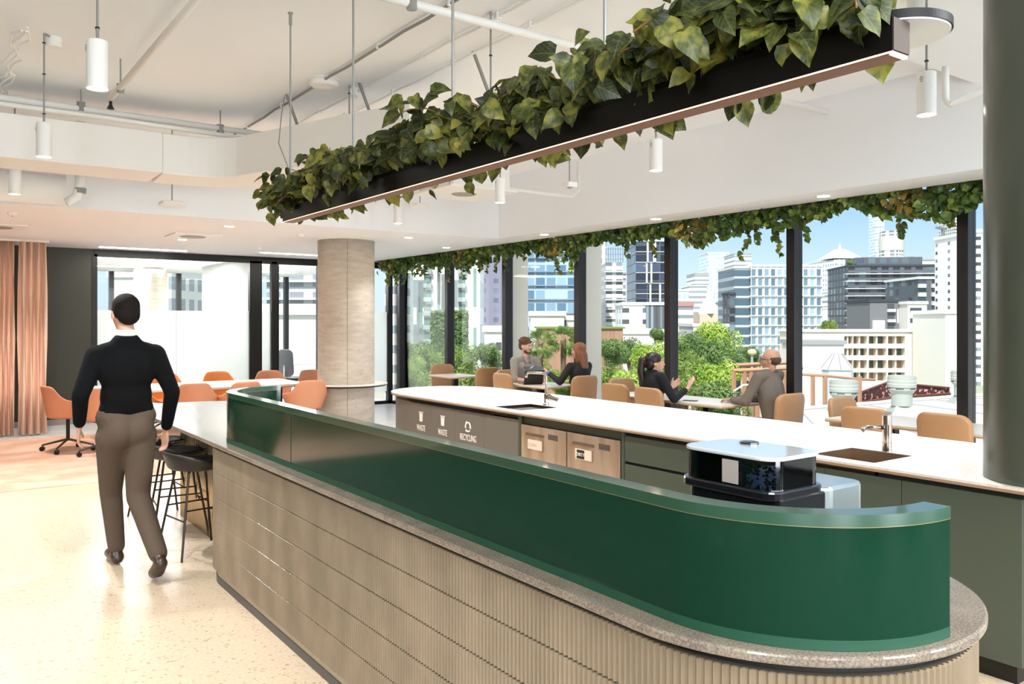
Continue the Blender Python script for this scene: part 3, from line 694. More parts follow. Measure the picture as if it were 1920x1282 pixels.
bm = new(); prism(bm, barloop(.47, 1.44, 5.18), .10, .875); obj('bar_core', bm, M('bar_shadow_gap', '#151210', .6), bar)
TILE = M('fluted_tile', '#86745f', .25, spec=.6, noise=(6, '#776753', .35, .65), nscale3=(1, 1, .5))
# fluted cladding: five rows of scalloped tiles with thin joints
def path_pts(hw, ya, yb, pitch, sub):
    """points with outward normal along the stadium by arc length"""
    out = []; L1 = PI * hw; L2 = yb - ya; tot = 2 * (L1 + L2); n = int(round(tot / pitch)); N = n * sub
    for i in range(N):
        s = tot * i / N
        if s < L1: a = PI + s / hw; x, y = XC + hw * math.cos(a), ya + hw * math.sin(a); nx, ny = math.cos(a), math.sin(a)
        elif s < L1 + L2: x, y, nx, ny = XC + hw, ya + (s - L1), 1, 0
        elif s < 2 * L1 + L2: a = (s - L1 - L2) / hw; x, y = XC + hw * math.cos(a), yb + hw * math.sin(a); nx, ny = math.cos(a), math.sin(a)
        else: x, y, nx, ny = XC - hw, yb - (s - 2 * L1 - L2), -1, 0
        out.append((x, y, nx, ny, (i % sub) / sub))
    return out
PP = path_pts(.494, 1.44, 5.18, .0205, 8)
rows = [(.092, .243), (.247, .393), (.397, .543), (.547, .693), (.697, .845)]
for z0, z1 in rows:
    vs, fs = [], []; n = len(PP)
    for zz, inn in ((z0, .004), (z0 + .002, 0), (z1 - .002, 0), (z1, .004)):
        for x, y, nx, ny, s in PP:
            d = .0075 * math.exp(-((abs(s - .5)) / .17) ** 2) - inn
            vs.append((x + nx * d, y + ny * d, zz))
    for r in range(3):
        for i in range(n): fs.append((r * n + i, r * n + (i + 1) % n, (r + 1) * n + (i + 1) % n, (r + 1) * n + i))
    rawmesh('tile_course', vs, fs, TILE, bar)
bm = new(); prism(bm, barloop(.4895, 1.44, 5.18), .095, .843); obj('tile_joint', bm, M('tile_grout', '#6b604f', .8), bar)
bm = new(); prism(bm, barloop(.475, 1.44, 5.18), .045, .095); obj('toe_panel', bm, M('toe_beige', '#9a8973', .6), bar)
bm = new(); prism(bm, barloop(.48, 1.44, 5.18), 0, .045); obj('toe_kick', bm, M('toe_dark', '#4a4642', .5), bar)
# under-counter trim strip
bm = new(); prism(bm, barloop(.50, 1.44, 5.18), .868, .875); obj('metal_trim', bm, BLACK, bar)
# mirror fluted drum carrying the far end
MIR = M('bronze_mirror', '#b5a184', .12, .95)
vs, fs = [], []; hw = .2; seq = []
ya, yb = 5.9, 7.2
Lp = path_pts(hw, ya, yb, .055, 8); n = len(Lp)
for zz in (0, .872):
    for x, y, nx, ny, s in Lp:
        d = .02 * math.sin(PI * s); vs.append((x + nx * d, y + ny * d, zz))
for i in range(n): fs.append((i, (i + 1) % n, n + (i + 1) % n, n + i))
rawmesh('fluted_support', vs, fs, MIR, bar, smooth=True)

# green upstand screen
GREEN = M('green_lacquer', '#062a1a', .09, spec=.5, coat=.1)
CAPM = M('green_cap', '#0b3a25', .28, spec=1.0, coat=.6)
sc = thing('bar_screen', 'glossy dark green curved screen standing on the bar top', 'screen')
def screen_line(off):
    o = []
    r = .46 + off; yn, yf = 1.41, 5.0; xc = 1.95
    for i in range(49): a = R(270 - 90 * i / 48); o.append((xc + r * math.cos(a), yn + r * math.sin(a)))
    for i in range(1, 12): o.append((xc - r, yn + (yf - yn) * i / 12))
    for i in range(49): a = R(180 - 90 * i / 48); o.append((xc + r * math.cos(a), yf + r * math.sin(a)))
    return o
def ribbon(bm, oo, io, z0, z1):
    A, B = screen_line(oo), screen_line(io); n = len(A); V = [[bm.verts.new((x, y, z)) for x, y in L] for L, z in ((A, z0), (A, z1), (B, z1), (B, z0))]
    for k in range(4):
        a, b = V[k], V[(k + 1) % 4]
        for i in range(n - 1): bm.faces.new((a[i], a[i + 1], b[i + 1], b[i]))
    bm.faces.new([V[k][0] for k in range(4)]); bm.faces.new([V[k][-1] for k in range(4)][::-1])
bm = new(); ribbon(bm, 0, -.06, .925, 1.178); obj('screen_panel', bm, GREEN, sc, smooth=True).modifiers.new('e', 'EDGE_SPLIT')
bm = new(); ribbon(bm, .001, -.061, .9005, .925); obj('screen_plinth', bm, M('green_satin', '#17402d', .45, spec=.4), sc)
bm = new(); ribbon(bm, .002, -.062, 1.179, 1.207); obj('screen_cap', bm, CAPM, sc, smooth=True).modifiers.new('e', 'EDGE_SPLIT')
bm = new(); ribbon(bm, .0015, -.0615, 1.1775, 1.1792); obj('brass_line', bm, M('brass_line', '#a08a5c', .4, .6), sc)
for y in (3.98,):
    bm = new(); box(bm, 1.4885, 1.4902, y - .001, y + .001, .925, 1.178); obj('panel_joint', bm, M('joint_dark', '#08180f', .6), sc)

# coffee machine with bean hopper
cm = thing('coffee_machine', 'black and silver bean-to-cup coffee machine with clear hopper behind the green screen', 'coffee machine', (0, 0, .901))
SHELL = M('machine_black', '#141318', .12, spec=.6, coat=.4); SILV = M('machine_silver', '#aab4b4', .22, .85)
bm = new(); prism(bm, rrect(.30, .34, .03, 4, 2.13, 1.62), 0, .225); obj('front_body', bm, SHELL, cm, bevel=.006)
bm = new(); prism(bm, rrect(.22, .36, .04, 4, 2.31, 1.62), 0, .235); obj('rear_body', bm, SILV, cm, bevel=.01)
bm = new(); prism(bm, rrect(.27, .365, .05, 5, 2.085, 1.625), .222, .25); obj('hopper_base', bm, SHELL, cm, bevel=.006)
SMOKE = bpy.data.materials.new('smoked_clear'); SMOKE.use_nodes = True
tS = SMOKE.node_tree; tS.nodes.clear(); oS = tS.nodes.new('ShaderNodeOutputMaterial'); a_ = tS.nodes.new('ShaderNodeBsdfTransparent'); a_.inputs[0].default_value = (.62, .63, .66, 1)
g_ = tS.nodes.new('ShaderNodeBsdfGlossy'); g_.inputs['Roughness'].default_value = .04; lw_ = tS.nodes.new('ShaderNodeLayerWeight'); lw_.inputs[0].default_value = .35; mx_ = tS.nodes.new('ShaderNodeMixShader')
tS.links.new(lw_.outputs['Fresnel'], mx_.inputs[0]); tS.links.new(a_.outputs[0], mx_.inputs[1]); tS.links.new(g_.outputs[0], mx_.inputs[2]); tS.links.new(mx_.outputs[0], oS.inputs[0])
ol = rrect(.25, .345, .055, 6, 2.085, 1.625); oi = rrect(.243, .338, .052, 6, 2.085, 1.625)
bm = new(); n = len(ol); q = [[bm.verts.new((p[0], p[1], z)) for p in L] for L, z in ((ol, .25), (ol, .335), (oi, .335), (oi, .25))]
for a, b in zip(q, q[1:] + q[:1]):
    for i in range(n): bm.faces.new((a[i], a[(i + 1) % n], b[(i + 1) % n], b[i]))
obj('hopper_wall', bm, SMOKE, cm)
bm = new(); prism(bm, rrect(.262, .357, .058, 6, 2.085, 1.625), .335, .347); obj('hopper_lid', bm, M('lid_grey', '#c9cac8', .12, coat=.5), cm, bevel=.004)
bm = new(); prism(bm, rrect(.20, .005, .002, 2, 2.085, 1.72), .25, .334); obj('hopper_divider', bm, SHELL, cm)
bm = new()
rb = random.Random(3)
for k in range(150):
    ell(bm, (2.0 + rb.random() * .17, 1.48 + rb.random() * .29, .258 + rb.random() * .02 * (1 + k / 70)), (.006, .0045, .004), Euler((rb.random() * 3, 0, rb.random() * 6)), 6)
o = obj('coffee_beans', bm, M('bean_brown', '#2b1a10', .4), cm, smooth=True); o['kind'] = 'stuff'
bm = new(); box(bm, 1.957, 1.9585, 1.57, 1.63, .255, .325); obj('paper_label', bm, M('label_grey', '#a79b93', .7), cm)
bm = new(); lathe(bm, [(.03, .347), (.03, .353), (.02, .356)], (2.15, 1.68, 0)); obj('lid_knob', bm, SHELL, cm)

# ------------------------------------------------------------------ island
isl = thing('kitchen_island', 'long island with round far end, pale top and grey-green cabinets', 'kitchen island')
ITOP = M('island_top', '#cfc4b9', .25, noise=(60, '#c2b6aa', .4, .7))
GREENC = M('cabinet_green', '#3e4538', .5); TAUPE = M('cabinet_taupe', '#655f56', .5)
XI0, XI1 = 3.93, 5.2
hwI = (XI1 - XI0) / 2; xcI = (XI0 + XI1) / 2
def isl_loop(off, y0, yc=7.45, n=32, ry=.68):
    h_ = hwI - off
    return [(xcI + h_, y0), (xcI + h_, yc)] + [(xcI + h_ * math.cos(R(180 * i / n)), yc + (ry - off) * math.sin(R(180 * i / n))) for i in range(1, n)] + [(xcI - h_, yc), (xcI - h_, y0)]
# top with two sink cut-outs: built as ring faces round rectangular holes
def holed_top(bm, outer, holes, z0, z1):
    # triangle fill of outline with holes
    for z in (z0, z1):
        es = []
        for L in [outer] + holes:
            vv = [bm.verts.new((p[0], p[1], z)) for p in L]
            es += [bm.edges.new((vv[i], vv[(i + 1) % len(vv)])) for i in range(len(vv))]
        bmesh.ops.triangle_fill(bm, edges=es, use_beauty=True, use_dissolve=False)
    for L in [outer] + holes:
        a = [bm.verts.new((p[0], p[1], z0)) for p in L]; b = [bm.verts.new((p[0], p[1], z1)) for p in L]
        for i in range(len(L)): bm.faces.new((a[i], a[(i + 1) % len(L)], b[(i + 1) % len(L)], b[i]))
    bmesh.ops.remove_doubles(bm, verts=bm.verts, dist=1e-5)
S1 = (4.02, 4.42, 5.46, 5.86); S2 = (4.03, 4.42, 2.35, 2.72)
rect = lambda s: [(s[0], s[2]), (s[1], s[2]), (s[1], s[3]), (s[0], s[3])]
bm = new(); holed_top(bm, isl_loop(0, .9), [rect(S1), rect(S2)], .888, .90); obj('worktop', bm, ITOP, isl)
bm = new(); holed_top(bm, isl_loop(.001, .9), [rect(S1), rect(S2)], .874, .8878); obj('worktop_edge', bm, M('edge_brown', '#8d6f55', .6), isl)
bm = new()
box(bm, 4.46, 5.1, 1.61, 7.4, .08, .872); box(bm, 4.0, 4.46, 2.76, 5.42, .08, .86); box(bm, 4.0, 4.46, 5.9, 7.4, .08, .86); box(bm, 4.0, 4.46, 1.62, 2.31, .08, .86)
box(bm, 4.0, 4.46, 2.31, 2.76, .08, .70); box(bm, 4.0, 4.46, 5.42, 5.9, .08, .70); obj('carcass', bm, M('carcass_dark', '#2b2f29', .6), isl)
bm = new(); prism(bm, [(xcI + (hwI - .05), 7.3)] + isl_loop(.05, 7.3)[1:-1] + [(xcI - hwI + .05, 7.3)], .08, .835); obj('curved_end_panel', bm, TAUPE, isl, smooth=False)
bm = new(); box(bm, 4.0, 5.1, 1.65, 7.6, 0, .08); obj('toe_kick', bm, BLACK, isl)
bm = new(); prism(bm, isl_loop(.075, 5.4), .835, .872); obj('shadow_gap', bm, M('gap_grey', '#4a4740', .5), isl)
LETT = M('lettering_white', '#efe6da', .6)
def front(name, y0, y1, z0, z1, mat, x=3.965, t=.02, parent=isl, bev=.0015):
    bm = new(); box(bm, x, x + t, y0 + .0015, y1 - .0015, z0, z1); return obj(name, bm, mat, parent, bevel=bev)
rotF = (R(90), 0, R(-90))
for y0, y1, s in ((6.86, 7.32, 'WASTE'), (6.41, 6.86, 'WASTE'), (5.93, 6.41, 'RECYCLING'), (5.42, 5.93, '')):
    p = front('cabinet_door', y0, y1, .09, .83, TAUPE)
    if s:
        yc = {'WASTE': (y0 + y1) / 2 + (.03 if y0 > 6.8 else 0), 'RECYCLING': (y0 + y1) / 2 + .02}[s]
        if y0 > 6.8: yc = 7.05
        text('lettering', s, .082, LETT, (3.9635, yc, .565), rotF, p).scale = (.62, 1, 1)
        bm = new(); yi = yc
        if s == 'WASTE':
            prof = [(yi - .027, .655), (yi + .027, .655), (yi + .033, .735), (yi - .033, .735)]
            for z_, w_ in ((.740, .04),): box(bm, 3.9625, 3.9645, yi - w_, yi + w_, z_, z_ + .01)
            vv = [[bm.verts.new((x_, y_, z_)) for y_, z_ in prof] for x_ in (3.9625, 3.9645)]
            bm.faces.new(vv[0]); bm.faces.new(vv[1][::-1])
            for i in range(4): bm.faces.new((vv[0][i], vv[0][(i + 1) % 4], vv[1][(i + 1) % 4], vv[1][i]))
            obj('bin_symbol', bm, LETT, p)
        else:
            for k in range(3):
                a0 = 90 + 120 * k
                P3 = [(yi + .042 * math.cos(R(a0 + d)) , .69 + .042 * math.sin(R(a0 + d))) for d in (12, 40, 70, 92)]
                tube(bm, [(3.9635, y_, z_) for y_, z_ in P3], .007, 6)
                e_ = P3[-1]; cyl(bm, (3.9635, *e_), (3.9635, yi + .042 * math.cos(R(a0 + 116)), .69 + .042 * math.sin(R(a0 + 116))), .014, .001, 6)
            obj('recycling_symbol', bm, LETT, p)
front('end_stile', 5.38, 5.42, .09, .872, GREENC, x=3.96)
front('fascia', 4.19, 5.38, .805, .872, GREENC, x=3.985)
front('end_stile', 4.165, 4.19, .09, .872, GREENC, x=3.96)
for y0, y1 in ((3.40, 4.165), (2.60, 3.40)):
    for z0, z1 in ((.665, .855), (.36, .645), (.09, .34)):
        front('drawer', y0, y1, z0, z1 - (.012 if z1 > .8 else 0), GREENC)
front('cabinet_door', 2.17, 2.60, .09, .845, GREENC); front('cabinet_door', 1.615, 2.17, .09, .845, GREENC)
# sinks in the worktop
def sink(s, nm, lab, dark):
    mt = M('sink_dark', '#4a3a30', .25, .85) if dark else M('sink_bright', '#b49c86', .3, .9)
    t = thing('sink', lab, 'sink')
    bm = new(); x0, x1, y0, y1 = s; z0 = .72; w = .006
    box(bm, x0 + .001, x1 - .001, y0 + .001, y1 - .001, z0, z0 + w)
    for a in ((x0 + .001, x0 + w, y0 + .001, y1 - .001), (x1 - w, x1 - .001, y0 + .001, y1 - .001), (x0 + w, x1 - w, y0 + .001, y0 + w), (x0 + w, x1 - w, y1 - w, y1 - .001)): box(bm, *a, z0 + w, .899)
    obj('basin', bm, mt, t)
    bm = new(); lathe(bm, [(.04, z0 + w), (.04, z0 + w + .004), (.02, z0 + w + .001)], ((x0 + x1) / 2, (y0 + y1) / 2, 0)); obj('drain', bm, CHROME, t)
sink(S1, 's', 'dark undermount sink near the far end of the island, beside the square-armed tap', True)
sink(S2, 's', 'bright steel undermount sink behind the coffee machine', False)
# taps
t = thing('tap', 'chrome tap with square swan arm by the far sink', 'tap', (4.46, 5.68, .9))
bm = new(); lathe(bm, [(.028, 0), (.028, .012), (.023, .02), (.023, .10)]); obj('tap_body', bm, CHROME, t, smooth=False)
bm = new(); tube(bm, [(0, 0, .09), (0, 0, .25), (-.003, .01, .275), (-.02, .03, .283), (-.04, .16, .283), (-.055, .2, .278), (-.06, .215, .26), (-.06, .215, .235)], .011, 12); obj('swan_arm', bm, CHROME, t, smooth=True)
bm = new(); cyl(bm, (-.02, -.03, .075), (.02, -.0, .075), .02, .02, 16); cyl(bm, (0, -.025, .075), (.05, -.11, .05), .022, .02, 16); cyl(bm, (.0, -.03, .1), (.03, -.1, .06), .008, .008, 8); obj('lever', bm, CHROME, t)
t = thing('tap', 'stout chrome cylinder tap with short spout by the near sink', 'tap', (4.45, 2.52, .9))
bm = new(); lathe(bm, [(.026, 0), (.026, .05), (.0245, .052), (.0245, .15)]); obj('tap_body', bm, CHROME, t)
bm = new(); cyl(bm, (0, 0, .152), (.0, 0, .215), .0262, .0262, 20); 
for v in bm.verts:
    if v.co.z > .2: v.co.z += v.co.x * .35
obj('tap_head', bm, CHROME, t)
bm = new(); tube(bm, [(-.015, .01, .135), (-.08, .05, .14), (-.11, .07, .135), (-.125, .08, .12)], [.012, .012, .013, .014], 12); obj('spout', bm, CHROME, t, smooth=True)
# dishwashers
PINK = M('dishwasher_steel', '#c9b6a3', .33, .75, noise=(2.5, '#b39d88', .45, .6), nscale3=(1, 3, .6))
def dishwasher(y0, y1, lab):
    t = thing('dishwasher', lab, 'dishwasher', (0, 0, 0), 0, 'dishwashers under the island')
    front('dishwasher_door', y0 + .005, y1 - .005, .10, .80, PINK, x=3.955, t=.04, parent=t)
    yc = (y0 + y1) / 2
    bm = new(); box(bm, 3.950, 3.9555, yc - .02, yc + .22, .728, .742); box(bm, 3.945, 3.951, yc - .02, yc + .22, .722, .73); obj('handle', bm, M('handle_shade', '#7b6a5c', .4, .6), t)
    bm = new(); box(bm, 3.9535, 3.9555, yc - .19, yc - .07, .716, .758); obj('display', bm, M('display_dark', '#4e4541', .3), t)
    bm = new(); box(bm, 3.950, 3.9555, yc + .0, yc + .19, .615, .69); h_ = obj('sign_holder', bm, M('sign_plate', '#d9c7b4', .4), t)
    bm = new(); box(bm, 3.946, 3.9555, yc - .005, yc + .0, .61, .695); obj('sign_edge', bm, M('edge_brown', '#8d6f55', .6), t)
    return t, h_, yc
t1, h1, c1 = dishwasher(4.79, 5.375, 'steel dishwasher beside the taupe waste cabinets')
t2, h2, c2 = dishwasher(4.195, 4.785, 'steel dishwasher carrying the DIRTY sign')
bm = new(); box(bm, 3.9485, 3.950, c2 + .085, c2 + .17, .62, .685); d_ = obj('dirty_sign', bm, M('sign_black', '#1b1815', .5), t2)
text('lettering', 'DIRTY', .034, LETT, (3.948, c2 + .1275, .64), rotF, d_)
text('lettering', 'CLEAN', .034, M('faint_letter', '#b8a593', .5), (3.9495, c1 + .1275, .64), rotF, h1)
# ------------------------------------------------------------------ seats and tables
TAN = M('tan_leather', '#ab8059', .5, bump=(180, .12)); TANS = M('tan_seam', '#94683c', .6)
TERRA = M('terracotta_shell', '#cb8a66', .55); TERRA2 = M('orange_shell', '#cf7a35', .5)
def cafe_chair():
    t = thing('cafe_chair', 'x', 'chair')
    # local +y is the way the sitter faces
    bm = new()
    out = rrect(.45, .42, .09, 6, 0, .69)
    out = [(a * (1.0 - .10 * max(0, (.69 - b)) ), b) for a, b in out]
    pad(bm, out, .055, .024, lambda a, b, c: (a, -.235 - .10 * (b - .48) - c + .10 * (a / .225) ** 2 * .35, b))
    obj('backrest', bm, TAN, t, smooth=True)
    bm = new(); pad(bm, rrect(.46, .46, .09, 6), .075, .03, lambda a, b, c: (a, b + .01, .445 + c)); obj('seat', bm, TAN, t, smooth=True)
    for sx in (-1, 1):
        for sy in (-1, 1):
            bm = new(); cyl(bm, (sx * .16, sy * .16, .41), (sx * .205, sy * .205, 0), .012, .009); obj('leg', bm, BLACK, t)
    return t
cch = cafe_chair()
FACE = {'+x': R(-90), '+y': 0, '-y': R(180), '-x': R(90)}
CH = [(7.30, 12.28, '-y', 'tan cafe chair facing us at the far table, farthest along the windows'),
      (7.40, 10.93, '+y', 'tan cafe chair at the near end of the empty far table'),
      (6.72, 9.62, '+x', 'tan cafe chair with its back to the island at the couple’s table'),
      (7.30, 10.28, '-y', 'tan cafe chair under the bearded man'),
      (7.38, 8.50, '+y', 'tan cafe chair under the red-haired woman'),
      (7.40, 7.86, '-y', 'tan cafe chair near the glass, behind another chair left of the ponytailed woman'),
      (6.68, 7.22, '+x', 'empty tan cafe chair directly left of the ponytailed woman'),
      (6.58, 6.54, '+x', 'tan cafe chair under the ponytailed woman'),
      (7.27, 5.13, '+y', 'tan cafe chair under the bald man in a suit'),
      (7.30, 4.62, '-y', 'tan cafe chair nearest the glass at the right-hand table'),
      (6.58, 3.95, '+x', 'tan cafe chair with its back to us, left of two at the right-hand table'),
      (6.66, 3.30, '+x', 'tan cafe chair nearest the green column')]
for i, (x, y, f, lab) in enumerate(CH):
    o = cch if i == 0 else dup(cch)
    # positions give the top of the backrest: step forward to the seat centre
    rz = FACE[f]; k = .27
    o.location = (x - math.sin(rz) * k, y + math.cos(rz) * k, 0); o.rotation_euler = (0, 0, rz + R(((i * 37) % 7) - 3)); o['label'] = lab; o['group'] = 'tan cafe chairs'

def cafe_table(x0, x1, y0, y1, lab):
    cx, cy = (x0 + x1) / 2, (y0 + y1) / 2
    t = thing('cafe_table', lab, 'table', (cx, cy, 0), 0, 'cafe tables by the windows')
    w, l = (x1 - x0), (y1 - y0)
    bm = new(); prism(bm, rrect(w, l, .015, 2), .727, .745); obj('tabletop', bm, LAM, t)
    bm = new(); prism(bm, rrect(w - .002, l - .002, .015, 2), .712, .7268); obj('table_edge', bm, PLY, t)
    n = 2 if l > 1.0 else 1
    for k in range(n):
        yy = 0 if n == 1 else (-l / 4 if k == 0 else l / 4)
        bm = new(); box(bm, -.04, .04, yy - .04, yy + .04, .02, .712); obj('leg', bm, BLACK, t)
        bm = new(); box(bm, -.25, .25, yy - .2, yy + .2, 0, .02); obj('foot_plate', bm, BLACK, t)
cafe_table(6.88, 7.5, 11.25, 12.0, 'empty square cafe table farthest along the windows')
cafe_table(6.86, 7.5, 8.78, 9.75, 'cafe table between the bearded man and the red-haired woman')
cafe_table(6.85, 7.5, 5.72, 7.55, 'long cafe table between the ponytailed woman and the bald man')
cafe_table(6.78, 7.5, 2.6, 4.45, 'empty long cafe table beside the green column')

def shell_chair(mat, wheels=True):
    t = thing('shell_chair', 'x', 'chair')
    vs, fs = [], []; NA, NV = 36, 12
    for j in range(NV + 1):
        v = j / NV
        for i in range(NA):
            a = 2 * PI * i / NA   # 0 = back (-y)
            ad = abs(math.degrees(a if a < PI else a - 2 * PI)); c = math.cos(a)
            KN = [(0, .845), (32, .84), (43, .80), (52, .71), (68, .665), (88, .655), (104, .62), (125, .50), (150, .455), (181, .45)]
            for (a0, t0), (a1, t1) in zip(KN, KN[1:]):
                if a0 <= ad < a1: top = t0 + (t1 - t0) * (ad - a0) / (a1 - a0)
            if v < .5:
                r = .225 * math.sin(v / .5 * PI / 2); z = .43 + .02 * (v / .5) ** 2
            else:
                q = (v - .5) / .5; z = .45 + (top - .45) * q
                r = .225 + q * (.05 + (.02 if ad < 45 else .02 * max(0, 1 - (ad - 45) / 15)) + .045 * math.exp(-((ad - 82) / 26) ** 2)) * (1 if ad < 115 else .3)
            vs.append((r * math.sin(a), -r * math.cos(a) * (1.0 if c > 0 else 1.0), z))
    for j in range(NV):
        for i in range(NA): fs.append((j * NA + i, j * NA + (i + 1) % NA, (j + 1) * NA + (i + 1) % NA, (j + 1) * NA + i))
    o = rawmesh('seat_shell', vs, fs, mat, t, smooth=True)
    s = o.modifiers.new('s', 'SOLIDIFY'); s.thickness = .016; s.offset = 1; u = o.modifiers.new('u', 'SUBSURF'); u.levels = 1; u.render_levels = 1
    bm = new(); cyl(bm, (0, 0, .13), (0, 0, .43), .022, .022); obj('stem', bm, BLACK, t)
    for k in range(4):
        a = R(45 + 90 * k); bm = new(); cyl(bm, (0, 0, .15), (.31 * math.cos(a), .31 * math.sin(a), .075), .016, .011); g = obj('leg', bm, M('base_brown', '#4a3f37', .4, .4), t)
        if wheels:
            bm = new(); cx, cy = .31 * math.cos(a), .31 * math.sin(a); d = Vector((-math.sin(a), math.cos(a), 0)) * .02
            cyl(bm, Vector((cx, cy, .03)) - d, Vector((cx, cy, .03)) + d, .029, .029, 14); cyl(bm, (cx, cy, .03), (cx, cy, .08), .007)
            obj('caster', bm, BLACK, g)
    return t
sch = shell_chair(TERRA); sch2 = shell_chair(TERRA2)
SC = [(4.30, 10.95, 0, 0, 'terracotta shell chair with its back to us, nearest the concrete column'),
      (3.45, 11.15, 5, 0, 'terracotta shell chair with its back to us, partly behind the green screen end'),
      (2.85, 11.2, -8, 0, 'terracotta shell chair just right of the walking man'),
      (2.95, 13.05, 178, 1, 'orange shell chair across the long table, leftmost of the far side'),
      (3.80, 13.15, 182, 1, 'orange shell chair across the long table, second from the left'),
      (4.55, 12.95, 176, 0, 'terracotta shell chair across the long table in front of the glass door'),
      (5.22, 12.75, 183, 0, 'terracotta shell chair across the long table, half hidden by the column'),
      (1.45, 11.65, -75, 0, 'terracotta shell chair on casters left of the walking man, in front of the green wall'),
      (1.80, 11.05, -40, 0, 'terracotta shell chair on casters half hidden behind the walking man')]
used = {0: False, 1: False}
for x, y, a, k, lab in SC:
    base = (sch, sch2)[k]; o = base if not used[k] else dup(base); used[k] = True
    o.location = (x, y, 0.006 if x < 3.3 else 0); o.rotation_euler = (0, 0, R(a)); o['label'] = lab; o['group'] = 'shell chairs round the long table'

def bar_stool():
    t = thing('bar_stool', 'x', 'stool')
    vs, fs = [], []; NA, NV = 32, 10
    for j in range(NV + 1):
        v = j / NV
        for i in range(NA):
            a = 2 * PI * i / NA; c = math.cos(a)
            top = .645 + .075 * max(0, c) ** .7 + .01
            if v < .55: r = .19 * math.sin(v / .55 * PI / 2); z = .60 + .03 * (v / .55) ** 3
            else: q = (v - .55) / .45; r = .19 + .025 * math.sin(q * PI / 2); z = .63 + (top - .63) * q
            vs.append((r * math.sin(a) * 1.05, -r * c, z))
    for j in range(NV):
        for i in range(NA): fs.append((j * NA + i, j * NA + (i + 1) % NA, (j + 1) * NA + (i + 1) % NA, (j + 1) * NA + i))
    o = rawmesh('seat_shell', vs, fs, M('stool_shell', '#2b2520', .45), t, smooth=True)
    s = o.modifiers.new('s', 'SOLIDIFY'); s.thickness = .012; s.offset = 1
    bm = new(); pad(bm, rrect(.33, .33, .15, 8), .03, .012, lambda a, b, c: (a, b, .635 + c + .25 * (a * a + b * b))); obj('seat_pad', bm, M('stool_pad', '#17181b', .7), t, smooth=True)
    P = [(.2, .2), (-.2, .2), (-.2, -.2), (.2, -.2)]
    for x, y in P:
        bm = new(); tube(bm, [(x * .45, y * .45, .60), (x * .55, y * .55, .585), (x, y, 0)], .0085, 8); obj('leg', bm, M('stool_leg', '#2c2420', .4, .4), t)
    for k, z in enumerate((.26, .33, .26, .33)):
        a, b = P[k], P[(k + 1) % 4]; f = 1 - (z / .585) * .45
        bm = new(); cyl(bm, (a[0] * f, a[1] * f, z), (b[0] * f, b[1] * f, z), .006, .006, 8); obj('footrest', bm, MATS['stool_leg'], t)
    return t
st = bar_stool()
for i, (x, y, a, lab) in enumerate(((1.57, 6.04, -80, 'black bar stool nearest the fluted tile corner of the bar'), (1.57, 6.60, -96, 'black bar stool second from the tiled corner, behind the first'), (1.58, 7.25, -88, 'black bar stool farthest along the counter, behind the walking man'))):
    o = st if i == 0 else dup(st); o.location = (x, y, 0); o.rotation_euler = (0, 0, R(a)); o['label'] = lab; o['group'] = 'black bar stools'

# office desk and mesh chair seen through the clear door
t = thing('office_desk', 'white desk on black legs inside the office behind the glass door', 'desk', (7.0, 17.2, 0))
bm = new(); box(bm, -.8, .8, -.4, .4, .71, .735); obj('desktop', bm, LAM, t)
for sx in (-.72, .72):
    bm = new(); box(bm, sx - .03, sx + .03, -.35, -.29, 0, .71); box(bm, sx - .03, sx + .03, .29, .35, 0, .71); box(bm, sx - .03, sx + .03, -.35, .35, 0, .03); obj('leg', bm, BLACK, t)
t = thing('office_chair', 'grey mesh-backed swivel office chair behind the glass door', 'chair', (6.2, 16.3, 0), R(-70))
MESHB = M('chair_mesh', '#4b4b50', .7)
bm = new(); pad(bm, rrect(.44, .55, .12, 6, 0, .80), .03, .012, lambda a, b, c: (a, -.24 - c - .10 * math.sin((b - .5) * 4) * .6 + .12 * (a / .22) ** 2 * .3, b)); obj('mesh_back', bm, MESHB, t, smooth=True)
bm = new(); pad(bm, rrect(.48, .46, .1, 6), .07, .03, lambda a, b, c: (a, b, .46 + c)); obj('seat', bm, BLACK, t, smooth=True)
bm = new(); tube(bm, [(0, -.15, .42), (0, -.30, .45), (0, -.29, .75)], .02); obj('back_frame', bm, STEEL, t)
bm = new(); cyl(bm, (0, 0, .08), (0, 0, .43), .025); obj('stem', bm, BLACK, t)
for k in range(5):
    a = R(72 * k); bm = new(); cyl(bm, (0, 0, .1), (.3 * math.cos(a), .3 * math.sin(a), .06), .02, .014); g = obj('leg', bm, BLACK, t)
    bm = new(); cyl(bm, (.3 * math.cos(a), .3 * math.sin(a) - .02, .03), (.3 * math.cos(a), .3 * math.sin(a) + .02, .03), .029); obj('caster', bm, BLACK, g)

# ------------------------------------------------------------------ people
def blob(name, prims, mat, parent, voxel=.009, smooth=5, disp=None):
    bm = new()
    for p in prims:
        if p[0] == 'c':
            a, b, r0, r1 = Vector(p[1]), Vector(p[2]), p[3], p[4]
            n = max(2, int((b - a).length / (min(r0, r1) * .55)) + 1)
            cyl(bm, a, b, r0, r1, 14)
            bmesh.ops.create_icosphere(bm, subdivisions=2, radius=r0, matrix=Matrix.Translation(a))
            bmesh.ops.create_icosphere(bm, subdivisions=2, radius=r1, matrix=Matrix.Translation(b))
        elif p[0] == 'e':
            ell(bm, p[1], p[2], Euler(p[3]) if len(p) > 3 else None, 18)
    o = obj(name, bm, mat, parent)
    m = o.modifiers.new('r', 'REMESH'); m.mode = 'VOXEL'; m.voxel_size = voxel; m.use_smooth_shade = True
    s = o.modifiers.new('s', 'SMOOTH'); s.factor = .6; s.iterations = smooth
    return o
SKIN = M('skin', '#c4967c', .5, noise=(14, '#b98a70', .4, .7)); SKIN2 = M('fair_skin', '#cfa18a', .5)
